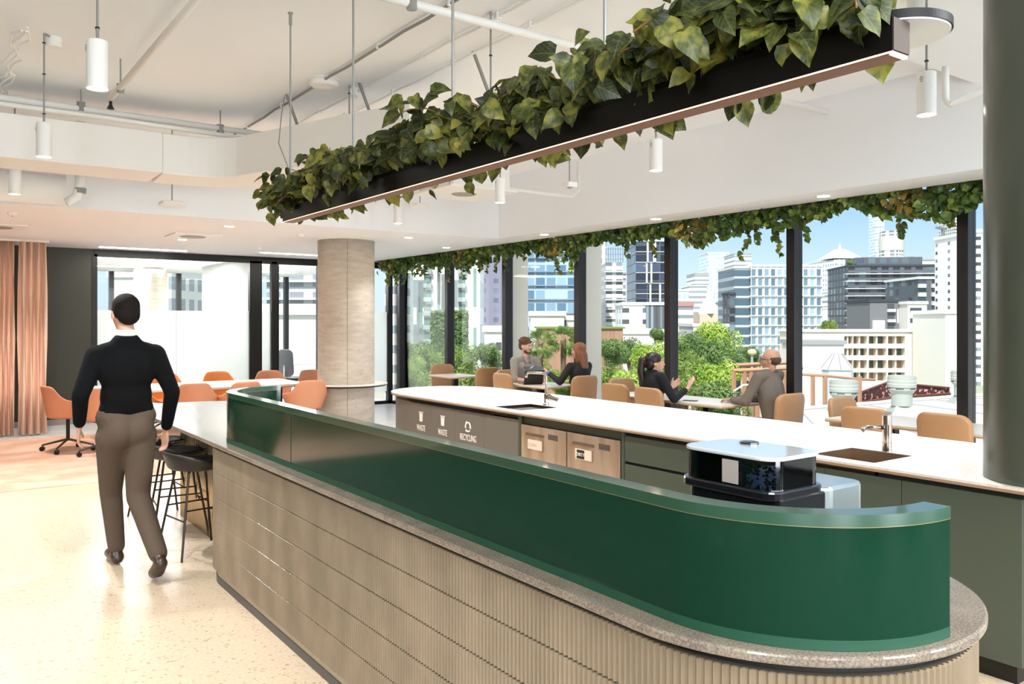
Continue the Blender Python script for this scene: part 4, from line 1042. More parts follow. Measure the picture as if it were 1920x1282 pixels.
def hand(W, d, side, up, curl=.5, s=1.0, spread=.35):
    """fingers and palm from the wrist W along d; side = thumb side, up = back of hand"""
    W, d, side, up = Vector(W), Vector(d).normalized(), Vector(side).normalized(), Vector(up).normalized()
    o = []; pc = W + d * .05 * s
    for k in (-1, -.33, .33, 1): o.append(('c', W + d * .01 + side * k * .016 * s, W + d * .085 * s + side * k * .029 * s, .0135 * s, .0115 * s))
    for k, (off, ln) in enumerate(((.030, .070), (.010, .080), (-.010, .074), (-.029, .058))):
        p = W + d * .088 * s + side * off * s; dd = (d + side * off * spread * 6).normalized(); c = curl * (1 + .12 * k)
        for q, fr in enumerate((.42, .33, .25)):
            e_ = p + dd * ln * fr * s; o.append(('c', p, e_, (.0092 - .0007 * q) * s, (.0088 - .0008 * q) * s)); p = e_
            dd = (dd * math.cos(c) - up * math.sin(c)).normalized()
    p = W + d * .03 * s + side * .028 * s; dd = (d * .75 + side * .7 - up * .2 * (1 + curl)).normalized()
    for q, ln in enumerate((.036, .03, .024)):
        e_ = p + dd * ln * s; o.append(('c', p, e_, .0115 * s, .0098 * s)); p = e_; dd = (dd + d * .35 - up * .15 * curl).normalized()
    return o
def head_prims(c, rot, s=1.0, beard=False):
    """head centred at c, looking along rot @ +y"""
    mt = rot
    def P(x, y, z): return Vector(c) + mt @ (Vector((x, y, z)) * s)
    E = mt.to_euler()
    r = [('e', P(0, -.012, .035), (.077 * s, .096 * s, .088 * s), E), ('e', P(0, .018, -.02), (.064 * s, .078 * s, .082 * s), E),
         ('e', P(0, .048, -.075), (.042 * s, .042 * s, .032 * s), E), ('c', P(0, .088, .015), P(0, .112, -.022), .010 * s, .014 * s),
         ('e', P(0, .083, .035), (.05 * s, .016 * s, .012 * s), E), ('e', P(0, .088, -.052), (.024 * s, .014 * s, .010 * s), E),
         ('e', P(.036, .062, -.02), (.02 * s, .02 * s, .022 * s), E), ('e', P(-.036, .062, -.02), (.02 * s, .02 * s, .022 * s), E),
         ('e', P(.078, -.008, -.01), (.010 * s, .020 * s, .032 * s), E), ('e', P(-.078, -.008, -.01), (.010 * s, .020 * s, .032 * s), E)]
    return r, P, E
def face_bits(parent, P, E, s, browcol):
    for sx in (-1, 1):
        bm = new(); ell(bm, P(sx * .031, .0845, .012), (.012 * s, .007 * s, .007 * s), E, 12); e_ = obj('eye', bm, M('eye_white', '#e6ddd4', .3), parent, smooth=True)
        bm = new(); ell(bm, P(sx * .031, .0905, .012), (.0052 * s, .003 * s, .0055 * s), E, 10); obj('iris', bm, M('iris', '#2c1c12', .3), e_, smooth=True)
        bm = new(); tube(bm, [P(sx * .015, .093, .030), P(sx * .032, .096, .036), P(sx * .05, .086, .031)], .0035 * s, 6); obj('eyebrow', bm, browcol, parent)
    bm = new(); tube(bm, [P(-.022, .096, -.052), P(0, .103, -.05), P(.022, .096, -.052)], [.002 * s, .0045 * s, .002 * s], 6); obj('lips', bm, M('lips', '#a85d4c', .5), parent)
def capsules(pts, rads):
    return [('c', a, b, ra, rb) for (a, b, ra, rb) in zip(pts, pts[1:], rads, rads[1:])]

# --- walking man, seen from behind
mw = thing('person', 'man in a black jumper and brown trousers walking away past the bar', 'person', (1.06, 5.80, 0), R(4))
BLK = M('black_knit', '#070708', .95, spec=.15, bump=(220, .3)); TRO = M('brown_trousers', '#4b3c2e', .85, bump=(120, .2)); SHOE = M('brown_shoe', '#33261b', .35)
HAIRD = M('dark_hair', '#17110d', .8, spec=.15, bump=(160, .5))
hp, P, E = head_prims((.0, .03, 1.69), Matrix.Rotation(R(6), 3, 'Z') @ Matrix.Rotation(R(-6), 3, 'X'), 1.04)
shL, elL, wrL = (-.18, 0, 1.425), (-.285, -.07, 1.18), (-.26, .09, .97); shR, elR, wrR = (.18, 0, 1.425), (.275, -.05, 1.17), (.27, .07, .905)
hL, kL, aL = (-.085, 0, .90), (-.045, .20, .50), (.0, .25, .09); hR, kR, aR = (.085, 0, .90), (.068, -.02, .49), (.09, -.385, .165)
body = hp + [('c', (0, .0, 1.45), (0, .02, 1.60), .058, .055), ('e', (0, 0, 1.25), (.15, .10, .24)), ('e', (0, 0, .96), (.14, .10, .12)), ('c', shL, shR, .05, .05)]
for s_, e_, w_ in ((shL, elL, wrL), (shR, elR, wrR)): body += capsules([s_, e_, w_], [.045, .036, .026])
for a_, b_, c_ in ((hL, kL, aL), (hR, kR, aR)): body += capsules([a_, b_, c_], [.07, .05, .035])
body += hand(wrL, (.02, .25, -1), (.25, .95, .1), (-1, .1, 0), .45) + hand(wrR, (.0, .2, -1), (-.25, .95, .1), (1, .1, 0), .45)
blob('body', body, SKIN, mw, .0085, 4)
blob('jumper', [('e', (0, -.01, 1.32), (.18, .12, .17)), ('e', (0, 0, 1.15), (.160, .115, .20)), ('c', (-.085, -.005, 1.06), (.085, -.005, 1.06), .088, .088), ('c', (-.14, 0, 1.435), (0, 0, 1.475), .064, .066), ('c', (.14, 0, 1.435), (0, 0, 1.475), .064, .066),
     ('c', (-.03, 0, 1.50), (.03, 0, 1.50), .066, .066)] + capsules([shL, elL, (-.262, .07, .995)], [.068, .052, .040]) + capsules([shR, elR, (.271, .055, .935)], [.068, .052, .040]), BLK, mw, .010, 8)
blob('trousers', [('e', (-.055, -.01, .93), (.115, .118, .13)), ('e', (.055, -.01, .93), (.115, .118, .13)), ('c', (-.09, 0, 1.02), (.09, 0, 1.02), .098, .098)] +
     capsules([hL, kL, (-.0, .245, .12)], [.103, .072, .056]) + capsules([hR, kR, (.092, -.37, .185)], [.105, .075, .058]), TRO, mw, .010, 8)
blob('shoe', capsules([(.0, .22, .05), (.0, .33, .045), (.0, .43, .035)], [.045, .044, .034]) + [('c', (0, .24, .08), (0, .25, .12), .04, .04)], SHOE, mw, .008, 3)
blob('shoe', capsules([(.09, -.43, .14), (.095, -.345, .075), (.10, -.255, .038)], [.042, .045, .036]) + [('c', (.09, -.405, .15), (.09, -.385, .18), .04, .04)], SHOE, mw, .008, 3)
bm = new(); lathe(bm, [(.062, -.018), (.066, -.012), (.060, .022), (.056, .022)], (0, .012, 1.565), 24); obj('shirt_collar', bm, M('shirt_white', '#e9dccb', .7), mw)
blob('hair', [('e', P(0, -.022, .046), (.084, .102, .088), E), ('e', P(0, -.055, -.005), (.074, .062, .075), E), ('e', P(.062, -.02, .02), (.02, .05, .05), E), ('e', P(-.062, -.02, .02), (.02, .05, .05), E)], HAIRD, mw, .008, 3)
face_bits(mw, P, E, 1.04, HAIRD)

def seated(loc, rz, lab, hm, hc, arms, skin, top, topname, legs=BLK, lean=.05, female=False, sleeve_to=1.0, s=.97):
    """seated figure facing local +y on a .46 m seat; arms = ((elbow, wrist, hand dir, thumb side, back of hand, curl) left, right)"""
    t = thing('person', lab, 'person', (*loc, 0), rz)
    hp, P, E = head_prims(hc, hm, s)
    sw = .165 if female else .195; shz = 1.02 if female else 1.06; sy = lean
    shL, shR = Vector((-sw, sy, shz)), Vector((sw, sy, shz)); fat = .9 if female else 1.0
    neck = Vector((0, sy * 1.1, shz + .03)); hcv = Vector(hc)
    body = hp + [('c', neck, hcv + Vector((0, -.012, -.07)), .05 * fat, .052 * fat), ('e', (0, sy * .7, .85), (.14 * fat, .10, .22)), ('e', (0, -.0, .58), (.15, .12, .12)), ('c', shL, shR, .045, .045)]
    tops = [('c', (0, 0, .62), (0, sy * .9, .95), .122 * fat, .125 * fat), ('c', (-.07 * fat, 0, .60), (-.075 * fat, sy * .9, .95), .105 * fat, .11 * fat), ('c', (.07 * fat, 0, .60), (.075 * fat, sy * .9, .95), .105 * fat, .11 * fat), ('e', (0, sy * .8, .93), (.175 * fat, .122 * fat, .16)), ('e', (0, sy * .4, .75), (.165 * fat, .12 * fat, .17)), ('e', (0, 0, .58), (.175 * fat, .13, .10)),
            ('c', shL * .88 + Vector((0, 0, shz * .12)), shR * .88 + Vector((0, 0, shz * .12)), .06 * fat, .06 * fat), ('c', (-.04, sy, shz + .03), (.04, sy, shz + .03), .055, .055)]
    for sh, (el, wr, hd, th, bk, cu) in zip((shL, shR), arms):
        el, wr = Vector(el), Vector(wr)
        body += capsules([sh, el, wr], [.042 * fat, .034 * fat, .025 * fat]) + hand(wr, hd, th, bk, cu, .97)
        m_ = el.lerp(wr, max(.02, sleeve_to))
        tops += capsules([sh, el, m_], [.066 * fat, .052 * fat, .052 * fat + (.038 - .052) * fat * sleeve_to])
    for sx in (-1, 1):
        body += capsules([(sx * .09, 0, .53), (sx * .11, .42, .50), (sx * .11, .38, .09)], [.065, .045, .032])
    blob('body', body, skin, t, .009, 4)
    blob(topname, tops, top, t, .010, 8)
    blob('trousers', [('e', (0, .0, .55), (.17, .14, .085))] + capsules([(-.09, .03, .54), (-.11, .42, .50), (-.11, .38, .12)], [.088, .068, .052]) + capsules([(.09, .03, .54), (.11, .42, .50), (.11, .38, .12)], [.088, .068, .052]), legs, t, .012, 6)
    for sx in (-1, 1): blob('shoe', capsules([(sx * .11, .36, .05), (sx * .11, .46, .042), (sx * .11, .56, .034)], [.043, .042, .032]), SHOE, t, .010, 3)
    return t, P, E
# bearded man, faces -y
SHIRT = M('grey_check_shirt', '#958b80', .85, bump=(200, .3))
tS_, bS_ = nodes_of(SHIRT); wv = tS_.nodes.new('ShaderNodeTexWave'); wv.inputs['Scale'].default_value = 28; tcS = tS_.nodes.new('ShaderNodeTexCoord'); crS = tS_.nodes.new('ShaderNodeValToRGB')
crS.color_ramp.elements[0].color = (*hexc('#9e948a'), 1); crS.color_ramp.elements[1].color = (*hexc('#857b72'), 1); tS_.links.new(tcS.outputs['Object'], wv.inputs[0]); tS_.links.new(wv.outputs[0], crS.inputs[0]); tS_.links.new(crS.outputs[0], bS_.inputs['Base Color'])
hm = Matrix.Rotation(R(22), 3, 'Z') @ Matrix.Rotation(R(-6), 3, 'X')
mb, P, E = seated((7.27, 9.86), R(180), 'bearded man with curly hair and a grey shirt seated at the window table', hm, (0, .10, 1.27),
    (((-.24, .20, .80), (-.12, .40, .775), (.4, 1, 0), (.4, -.2, 1), (-.9, .3, .1), .9), ((.26, .18, .80), (.16, .40, .775), (-.4, 1, 0), (-.3, -.2, 1), (.9, .3, .1), .9)), SKIN2, SHIRT, 'shirt', TRO, .08, sleeve_to=.12)
HAIRG = M('ginger_curls', '#5e3d26', .7, bump=(90, 1.0))
rr = random.Random(5)
cur = [('e', P(0, -.018, .055), (.082, .098, .078), E), ('e', P(0, -.05, .01), (.078, .065, .075), E)]
for k in range(46):
    a = rr.random() * 2 * PI; b = rr.uniform(.15, 1.35)
    x_, y_, z_ = .082 * math.sin(b) * math.cos(a), -.02 + .098 * math.sin(b) * math.sin(a), .055 + .082 * math.cos(b)
    if y_ > .06 and z_ < .07: continue
    cur.append(('e', P(x_, y_, z_), (.017, .017, .017)))
blob('hair', cur, HAIRG, mb, .006, 2)
blob('beard', [('e', P(0, .060, -.088), (.040, .034, .026), E), ('c', P(-.026, .098, -.041), P(.026, .098, -.041), .007, .007), ('e', P(.045, .03, -.07), (.015, .03, .03), E), ('e', P(-.045, .03, -.07), (.015, .03, .03), E)], HAIRG, mb, .006, 2)
face_bits(mb, P, E, .97, HAIRG)
for sx in (-1, 1):
    bm = new(); a, b, c_ = (sx * .005, .20, 1.06), (sx * .075, .14, 1.115), (sx * .07, .19, 1.045)
    d_ = (sx * .06, .06, 1.14); vs_ = [bm.verts.new(q) for q in (a, b, c_)]; vs2 = [bm.verts.new((q[0], q[1] - .008, q[2])) for q in (a, b, c_)]
    bm.faces.new(vs_); bm.faces.new(vs2[::-1])
    for i in range(3): bm.faces.new((vs_[i], vs_[(i + 1) % 3], vs2[(i + 1) % 3], vs2[i]))
    obj('collar', bm, SHIRT, mb)
bm = new(); 
for k in range(5): ell(bm, (0, .205 - k * .003, 1.02 - k * .07), (.006, .004, .006), None, 8)
obj('button', bm, M('button_dark', '#4a433c', .5), mb)

# red-haired woman, faces +y
BLZ = M('black_blazer', '#101012', .8)
hm = Matrix.Rotation(R(20), 3, 'Z') @ Matrix.Rotation(R(0), 3, 'X')
wr_, P, E = seated((7.42, 8.64), R(0), 'red-haired woman in a black blazer seated with her back to us', hm, (-.0, .08, 1.225),
    (((-.30, .12, .80), (-.30, .40, .93), (-.3, 1, .15), (.6, .2, .7), (-.3, -.2, .9), .35), ((.22, .18, .79), (.10, .42, .775), (-.3, 1, 0), (-.8, .2, 0), (0, 0, 1), .3)), SKIN2, BLZ, 'blazer', BLZ, .06, female=True, sleeve_to=.85)
HAIRR = M('copper_hair', '#6e3f20', .42, noise=(30, '#97603a', .35, .7), nscale3=(3, 3, .4), bump=(60, .6))
blob('hair', [('e', P(0, -.020, .050), (.086, .103, .082), E), ('e', P(0, -.055, -.03), (.085, .065, .11), E), ('c', P(-.035, -.075, -.05), P(-.045, -.10, -.22), .05, .038), ('c', P(.035, -.075, -.05), P(.045, -.10, -.225), .05, .036), ('c', P(0, -.085, -.05), P(0, -.11, -.23), .05, .036),
     ('c', P(-.075, -.01, .02), P(-.078, -.02, -.16), .026, .02), ('c', P(.075, -.01, .02), P(.078, -.02, -.17), .026, .02)], HAIRR, wr_, .008, 3)
face_bits(wr_, P, E, .97, HAIRR)
bm = new(); tube(bm, [(-.30, .345, .905), (-.30, .385, .925)], .036, 14); obj('shirt_cuff', bm, M('lilac_cotton', '#7d6bb0', .8), wr_)

# ponytailed woman, faces +x and turned right
hm = Matrix.Rotation(R(-28), 3, 'Z') @ Matrix.Rotation(R(2), 3, 'X')
NAVY = M('navy_knit', '#0c0f13', .9)
wp, P, E = seated((6.73, 6.62), R(-97), 'woman with a dark ponytail and black top gesturing across the table', hm, (0.02, .03, 1.165),
    (((-.25, .10, .78), (-.08, .34, .86), (.5, .6, .7), (-.5, -.2, .8), (-.7, .5, 0), .3), ((.27, .10, .77), (.22, .34, .88), (.15, .5, .85), (-.8, .2, .3), (.3, -.8, .3), .25)), SKIN2, NAVY, 'top', BLK, .0, female=True, sleeve_to=.8)
blob('hair', [('e', P(0, -.020, .048), (.084, .102, .084), E), ('e', P(0, -.055, .0), (.078, .062, .085), E), ('c', P(.07, -.0, .03), P(.068, -.02, -.02), .018, .012), ('c', P(-.07, -.0, .03), P(-.068, -.02, -.02), .018, .012),
     ('c', P(0, -.10, .055), P(0, -.155, .045), .03, .034), ('c', P(0, -.155, .045), P(0.0, -.17, -.10), .04, .042), ('c', P(0.0, -.17, -.10), P(0.0, -.145, -.29), .042, .02)], M('brown_black_hair', '#1c100c', .35, bump=(70, .6)), wp, .008, 3)
bm = new(); tube(bm, [P(.03 * math.cos(a), -.128, .05 + .03 * math.sin(a)) for a in [k * PI / 4 for k in range(9)]], .008, 6); obj('hair_tie', bm, M('tie_red', '#7c2f2a', .6), wp)
face_bits(wp, P, E, .97, MATS['brown_black_hair'])

# bald man in a suit, faces +y
SUIT = M('grey_suit', '#6f655a', .85, bump=(260, .35))
hm = Matrix.Rotation(R(18), 3, 'Z') @ Matrix.Rotation(R(-4), 3, 'X')
ms_, P, E = seated((7.36, 5.40), R(6), 'balding man in glasses and a grey suit seated facing the ponytailed woman', hm, (0, .07, 1.225),
    (((-.27, .20, .79), (-.14, .46, .785), (.1, 1, -.1), (.9, .1, 0), (0, .1, 1), .45), ((.24, .22, .79), (.06, .50, .785), (-.3, 1, -.1), (-.9, 0, 0), (0, .1, 1), .4)), SKIN, SUIT, 'suit_jacket', MATS['grey_suit'], .09, sleeve_to=.92, s=1.0)
blob('hair', [('e', P(0, -.045, .0), (.080, .070, .058), E), ('e', P(.06, -.02, .01), (.022, .04, .03), E), ('e', P(-.06, -.02, .01), (.022, .04, .03), E)], M('cropped_hair', '#4f3a2c', .8), ms_, .008, 3)
face_bits(ms_, P, E, 1.0, MATS['cropped_hair'])
GLB = M('glasses_black', '#14110f', .3)
g = bpy.data.objects.new('glasses', None)
for sx in (-1, 1):
    pass
bm = new()
for sx in (-1, 1):
    L = [P(sx * .032 + .023 * math.cos(a), .101, .012 + .016 * math.sin(a)) for a in [k * PI / 6 for k in range(13)]]; tube(bm, L, .0022, 6)
    tube(bm, [P(sx * .055, .10, .016), P(sx * .082, .04, .016), P(sx * .084, -.02, .008)], .0025, 6)
tube(bm, [P(-.01, .103, .014), P(.01, .103, .014)], .002, 6)
o = obj('glasses', bm, GLB); o.location = ms_.location; o.rotation_euler = ms_.rotation_euler
tag(o, 'black-framed glasses worn by the balding man', 'glasses')
bm = new(); tube(bm, [(.05 * math.cos(a) * 1.15, .098 + .05 * math.sin(a) * 1.1, 1.135 - .012 * math.sin(a)) for a in [k * PI / 8 for k in range(17)]], .011, 8); obj('shirt_collar', bm, MATS['shirt_white'], ms_)

# things on the tables
t = thing('laptop', 'open black laptop seen from behind between the couple', 'laptop', (7.05, 9.35, .745), R(-12))
bm = new(); box(bm, -.15, .15, -.10, .10, 0, .014); obj('laptop_base', bm, GLB, t, bevel=.003)
bm = new(); vv = box(bm, -.15, .15, -.105, -.098, .014, .20)
for v in bm.verts: v.co.y -= (v.co.z - .014) * .25
obj('laptop_lid', bm, M('laptop_lid', '#25211e', .35), t, bevel=.003)
t = thing('notepad', 'dark notepad held up above the laptop by the red-haired woman', 'notepad', (7.0, 9.17, .965), R(-10))
bm = new(); box(bm, -.14, .14, -.08, .08, 0, .012)
for v in bm.verts: v.co.z += v.co.y * .35
obj('cover', bm, GLB, t); bm = new(); cyl(bm, (-.10, -.05, .02), (-.02, .02, .045), .005); obj('pen_loop', bm, WHITE2, t)
t = thing('phone', 'black phone lying on the long table before the balding man', 'phone', (7.0, 6.28, .746), R(20))
bm = new(); prism(bm, rrect(.075, .155, .01), 0, .008); obj('phone_body', bm, GLB, t); bm = new(); prism(bm, rrect(.07, .15, .008), .008, .0085); obj('screen', bm, M('screen_dark', '#26313a', .1), t)
# ------------------------------------------------------------------ the city outside
GZ = -14.0
bm = new(); vs_ = [bm.verts.new(q) for q in ((-300, -300, GZ), (1500, -300, GZ), (1500, 1900, GZ), (-300, 1900, GZ))]; bm.faces.new(vs_)
struct('ground', bm, M('city_ground', '#8f9784', .9, noise=(.05, '#a8a49a', .45, .6)))
def facade(name, wall, glass, sx, sz, fx=.5, fz=.55, rough=.25, wall2=None, seedv=0, gl2=None):
    """window grid in the building's own coordinates: sx, sz cell sizes in metres; fx, fz glazed share"""
    m = M(name, wall, .8); t, b = nodes_of(m)
    tc = t.nodes.new('ShaderNodeTexCoord'); sp = t.nodes.new('ShaderNodeSeparateXYZ'); t.links.new(tc.outputs['Object'], sp.inputs[0])
    def mth(op, a, bb=None):
        n = t.nodes.new('ShaderNodeMath'); n.operation = op
        for i, v in enumerate((a, bb)):
            if v is None: continue
            if isinstance(v, (int, float)): n.inputs[i].default_value = v
            else: t.links.new(v, n.inputs[i])
        return n.outputs[0]
    h_ = mth('ADD', sp.outputs[0], sp.outputs[1])
    u = mth('DIVIDE', h_, sx); w = mth('DIVIDE', sp.outputs[2], sz)
    a = mth('LESS_THAN', mth('FRACT', mth('ADD', u, 100)), fx); c = mth('LESS_THAN', mth('FRACT', mth('ADD', w, 100)), fz)
    f = mth('MULTIPLY', a, c)
    wn = t.nodes.new('ShaderNodeTexWhiteNoise'); wn.noise_dimensions = '2D'; cb = t.nodes.new('ShaderNodeCombineXYZ')
    t.links.new(mth('FLOOR', u), cb.inputs[0]); t.links.new(mth('FLOOR', w), cb.inputs[1]); t.links.new(cb.outputs[0], wn.inputs[0])
    cr = t.nodes.new('ShaderNodeValToRGB'); cr.color_ramp.elements[0].color = (*hexc(glass), 1); cr.color_ramp.elements[1].color = (*hexc(gl2 or '#8fa0a8'), 1)
    cr.color_ramp.elements[0].position = .3; cr.color_ramp.elements[1].position = 1.0
    t.links.new(wn.outputs[0], cr.inputs[0])
    mi = t.nodes.new('ShaderNodeMix'); mi.data_type = 'RGBA'; t.links.new(f, mi.inputs[0]); mi.inputs[6].default_value = (*hexc(wall), 1); t.links.new(cr.outputs[0], mi.inputs[7])
    t.links.new(mi.outputs[2], b.inputs['Base Color'])
    ro = mth('SUBTRACT', .8, mth('MULTIPLY', f, .8 - rough)); t.links.new(ro, b.inputs['Roughness'])
    return m
def bframe(px0, px1, Z, yaw=0):
    """local frame of a building whose front spans those pixels at distance Z"""
    a, b = at(px0, Y0, Z), at(px1, Y0, Z); a.z = b.z = 0
    return a, (b - a).length, math.atan2((b - a).y, (b - a).x) + R(yaw)
def building(name, lab, px0, px1, ytop, Z, depth, mat, yaw=0, roof=None, base=GZ, cat='building', slabs=None, fins=None, roofh=.8):
    a, w, rz = bframe(px0, px1, Z, yaw); top = H - (ytop - Y0) / F * Z
    t = thing(name, lab, cat, (a.x, a.y, base), rz)
    h_ = top - base
    bm = new(); box(bm, 0, w, 0, depth, 0, h_); obj('wall', bm, mat, t)
    if roof: bm = new(); box(bm, -.3, w + .3, -.3, depth + .3, h_, h_ + roofh); obj('roof', bm, roof, t)
    if slabs:
        sz, out, m2 = slabs; n = int(h_ / sz); bm = new()
        for k in range(1, n + 1): box(bm, -out, w + out, -out, .2, h_ - k * sz - .15, h_ - k * sz + .15)
        obj('floor_slab', bm, m2, t)
    if fins:
        sx, out, m2 = fins; n = int(w / sx); bm = new()
        for k in range(n + 1): box(bm, k * sx - .1, k * sx + .1, -out, .1, 0, h_)
        obj('fin', bm, m2, t)
    return t, w, h_
BW = M('building_white', '#e2dfd9', .8); BG = M('building_grey', '#7d8087', .8); BD = M('building_dark', '#3c4048', .6); BS = M('building_sand', '#d8c6ae', .8); CONCW = M('pale_concrete_out', '#c9c7c2', .8)
F_tower = facade('facade_white_grid', '#eeeeec', '#9fa6ad', 3.2, 3.4, .5, .45)
F_dark = facade('facade_dark', '#5d6068', '#353942', 4.5, 3.1, .62, .7, gl2='#7f95a0')
F_blue = facade('facade_blue', '#a9bccb', '#5a7c96', 3.0, 3.6, .84, .80, .15, gl2='#b3d3ea')
F_bluel = facade('facade_light_blue', '#dfe8ee', '#9dbcd2', 2.6, 3.5, .7, .6, .15, gl2='#cfe2ef')
F_strip = facade('facade_strips', '#efeeea', '#8d949a', 400, 3.4, 1.0, .42)
F_sm = facade('facade_small_windows', '#efeeea', '#565a60', 5.2, 3.0, .32, .42)
F_cons = facade('facade_construction', '#dcdad4', '#77787a', 3.4, 3.1, .62, .62)
F_irr = facade('facade_irregular', '#efefee', '#8d9496', 7.5, 9.3, .34, .62, gl2='#a9b5b3')
F_off = facade('facade_office_glass', '#d5e0e6', '#5f7688', 2.4, 3.6, .72, .74, .15, gl2='#a6bccb')
F_offd = facade('facade_office_dark', '#b4c3ca', '#536877', 60, 3.6, 1.0, .66, .2, gl2='#5d7482')
ROOFW = M('roof_white', '#e8e6e1', .8); ROOFG = M('roof_grey', '#9a9c9e', .8)
B = building
B('office_tower', 'pale glass skyscraper on the skyline, tallest left of the blue office', 1327, 1367, 474, 800, 40, F_bluel, 0, ROOFW)
B('office_tower', 'white stepped tower left of the pale glass skyscraper', 1303, 1329, 514, 640, 30, F_strip, 0, ROOFG)
B('office_tower', 'white slab tower lower left in front of the stepped tower', 1293, 1326, 537, 520, 25, F_strip, 0, ROOFW)
B('office_tower', 'white hotel tower rising behind the blue glass office', 1377, 1409, 477, 620, 30, F_strip, 0, ROOFG)
B('office_building', 'white low office with a red roof band behind the treetops', 1262, 1300, 574, 330, 20, F_strip, 0, M('roof_red', '#b98a86', .7), roofh=2)
B('office_building', 'pale blue low block on the left of the skyline', 1262, 1292, 546, 430, 20, F_bluel, 0, ROOFW)
t, w, h_ = B('church_hall', 'sandy hall with a white spire behind the trees', 1312, 1356, 588, 360, 20, BS, 0, None)
bm = new(); lathe(bm, [(4.6, h_), (3.4, h_ + 4), (1.3, h_ + 7), (.1, h_ + 12)], (w * .45, 3, 0), 4); obj('spire', bm, BW, t)
B('office_building', 'small white office right of the sandy hall', 1352, 1374, 566, 400, 14, F_strip, 0, ROOFW)
B('house', 'low white warehouse roofs among the treetops', 1300, 1365, 612, 230, 20, BW, 0, ROOFW)
# blue glass office
t, w, h_ = B('office_building', 'broad blue glass office block with white floor lines', 1408, 1541, 500, 300, 24, F_off, 0, BW, slabs=(3.6, .7, BW), fins=(2.4, .45, BW))
B('office_building', 'darker glass wing joined to the left of the blue glass office', 1377, 1408, 503, 301, 24, F_offd, 0, BW, slabs=(3.6, .4, CONCW))
B('stair_tower', 'narrow grey tower at the left edge of the glass wing', 1368, 1378, 552, 300, 10, F_dark, 0, BD)
# right skyline
t, w, h_ = B('office_tower', 'white tower with a pyramid roof', 1568, 1623, 486, 560, 26, F_tower, 8, None)
bm = new(); bmesh.ops.create_cone(bm, cap_ends=True, segments=4, radius1=w * .78, radius2=w * .2, depth=7, matrix=Matrix.Translation((w / 2, 13, h_ + 4.5)) @ Matrix.Rotation(R(45), 4, 'Z')); obj('pyramid_roof', bm, BW, t)
bm = new(); bmesh.ops.create_cone(bm, cap_ends=True, segments=4, radius1=1.6, radius2=.1, depth=5, matrix=Matrix.Translation((w / 2, 13, h_ + 10))); obj('finial', bm, BW, t)
B('office_tower', 'plain white tower left of the pyramid-roofed one', 1537, 1568, 491, 640, 30, F_bluel, 0, ROOFW)
B('office_building', 'low white block with strip windows beneath the pyramid tower', 1552, 1572, 548, 500, 20, F_strip, 0, ROOFW)
B('office_building', 'white podium below the pyramid tower', 1543, 1612, 579, 420, 20, BW, 0, ROOFW)
B('office_tower', 'slender blue glass skyscraper cut off by the vine garland', 1641, 1658, 330, 900, 16, F_bluel, 0, None, slabs=(7, .5, BW))
a, w, rz = bframe(1660, 1703, 760)
t = thing('tower_under_construction', 'round concrete tower under construction beside the slender skyscraper', 'building', (a.x, a.y, GZ), rz)
hh = H + (Y0 - 432) / F * 760 - GZ; bm = new(); lathe(bm, [(w / 2, 0), (w / 2, hh * .86), (w / 2 * .98, hh * .86), (w / 2 * .98, hh)], (w / 2, w / 2, 0), 28); obj('wall', bm, F_cons, t)
bm = new(); lathe(bm, [(w / 2 * 1.03, hh * .82), (w / 2 * 1.03, hh * .95)], (w / 2, w / 2, 0), 28); obj('screen_wrap', bm, CONCW, t)
B('office_tower', 'very tall tower behind the right-hand mullion', 1790, 1812, 380, 800, 30, F_cons, 0, None)
B('apartment_block', 'pale distant flats behind the dark apartments', 1722, 1800, 488, 520, 20, F_strip, 0, ROOFG)
# dark apartments
t, w, h_ = B('apartment_block', 'large dark apartment building with white balcony lines', 1590, 1765, 500, 340, 30, F_dark, -6, BD, slabs=(3.05, 1.2, BW))
bm = new(); box(bm, w * .12, w * .8, 4, 20, h_ + .8, h_ + 4.2); obj('penthouse', bm, F_dark, t)
t, w, h_ = B('apartment_block', 'black and white apartment block with stacked balconies', 1722, 1800, 523, 270, 24, F_dark, 0, BW)
for k in range(9):
    bm = new(); z = h_ - 2.9 * (k + 1); box(bm, -.2, w * .15, -1.2, 0, z, z + 1.25); box(bm, w * .30, w * .50, -1.2, 0, z, z + 1.3); box(bm, w * .72, w, -.8, 0, z + 0, z + .3); obj('balcony', bm, BW, t)
t, w, h_ = B('apartment_block', 'small grey apartment building with a slanted roof', 1631, 1702, 566, 230, 16, M('building_slate', '#75777b', .8), 0, BD)
for k in range(4):
    bm = new(); z = h_ - 2.9 * (k + 1) + .4; box(bm, w * .46, w * .64, -.06, .0, z, z + 2.0); obj('window', bm, M('window_dark', '#4b5258', .3), t)
    bm = new(); box(bm, w * .45, w * .65, -.9, 0, z - .3, z + .5); obj('balcony', bm, BW, t)
bm = new(); box(bm, w * .06, w * .36, -.9, 0, 0, h_ - 5.2); obj('white_bay', bm, BW, t)
bm = new(); box(bm, w * .72, w * .76, -.06, 0, h_ - 6, h_ - 2); obj('window', bm, BW, t)
t, w, h_ = B('apartment_block', 'white apartment building beside the small grey one', 1702, 1738, 570, 225, 16, BW, 0, ROOFW)
for k in range(4):
    bm = new(); z = h_ - 2.9 * (k + 1) + .6; box(bm, w * .12, w * .72, -.06, 0, z, z + 1.3); obj('window', bm, MATS['window_dark'], t)
B('apartment_block', 'white building with small square windows in the right sliver of glass', 1832, 1875, 436, 200, 20, facade('facade_punched', '#f0eeea', '#4a4c50', 6.2, 2.1, .16, .42), 0, ROOFW)
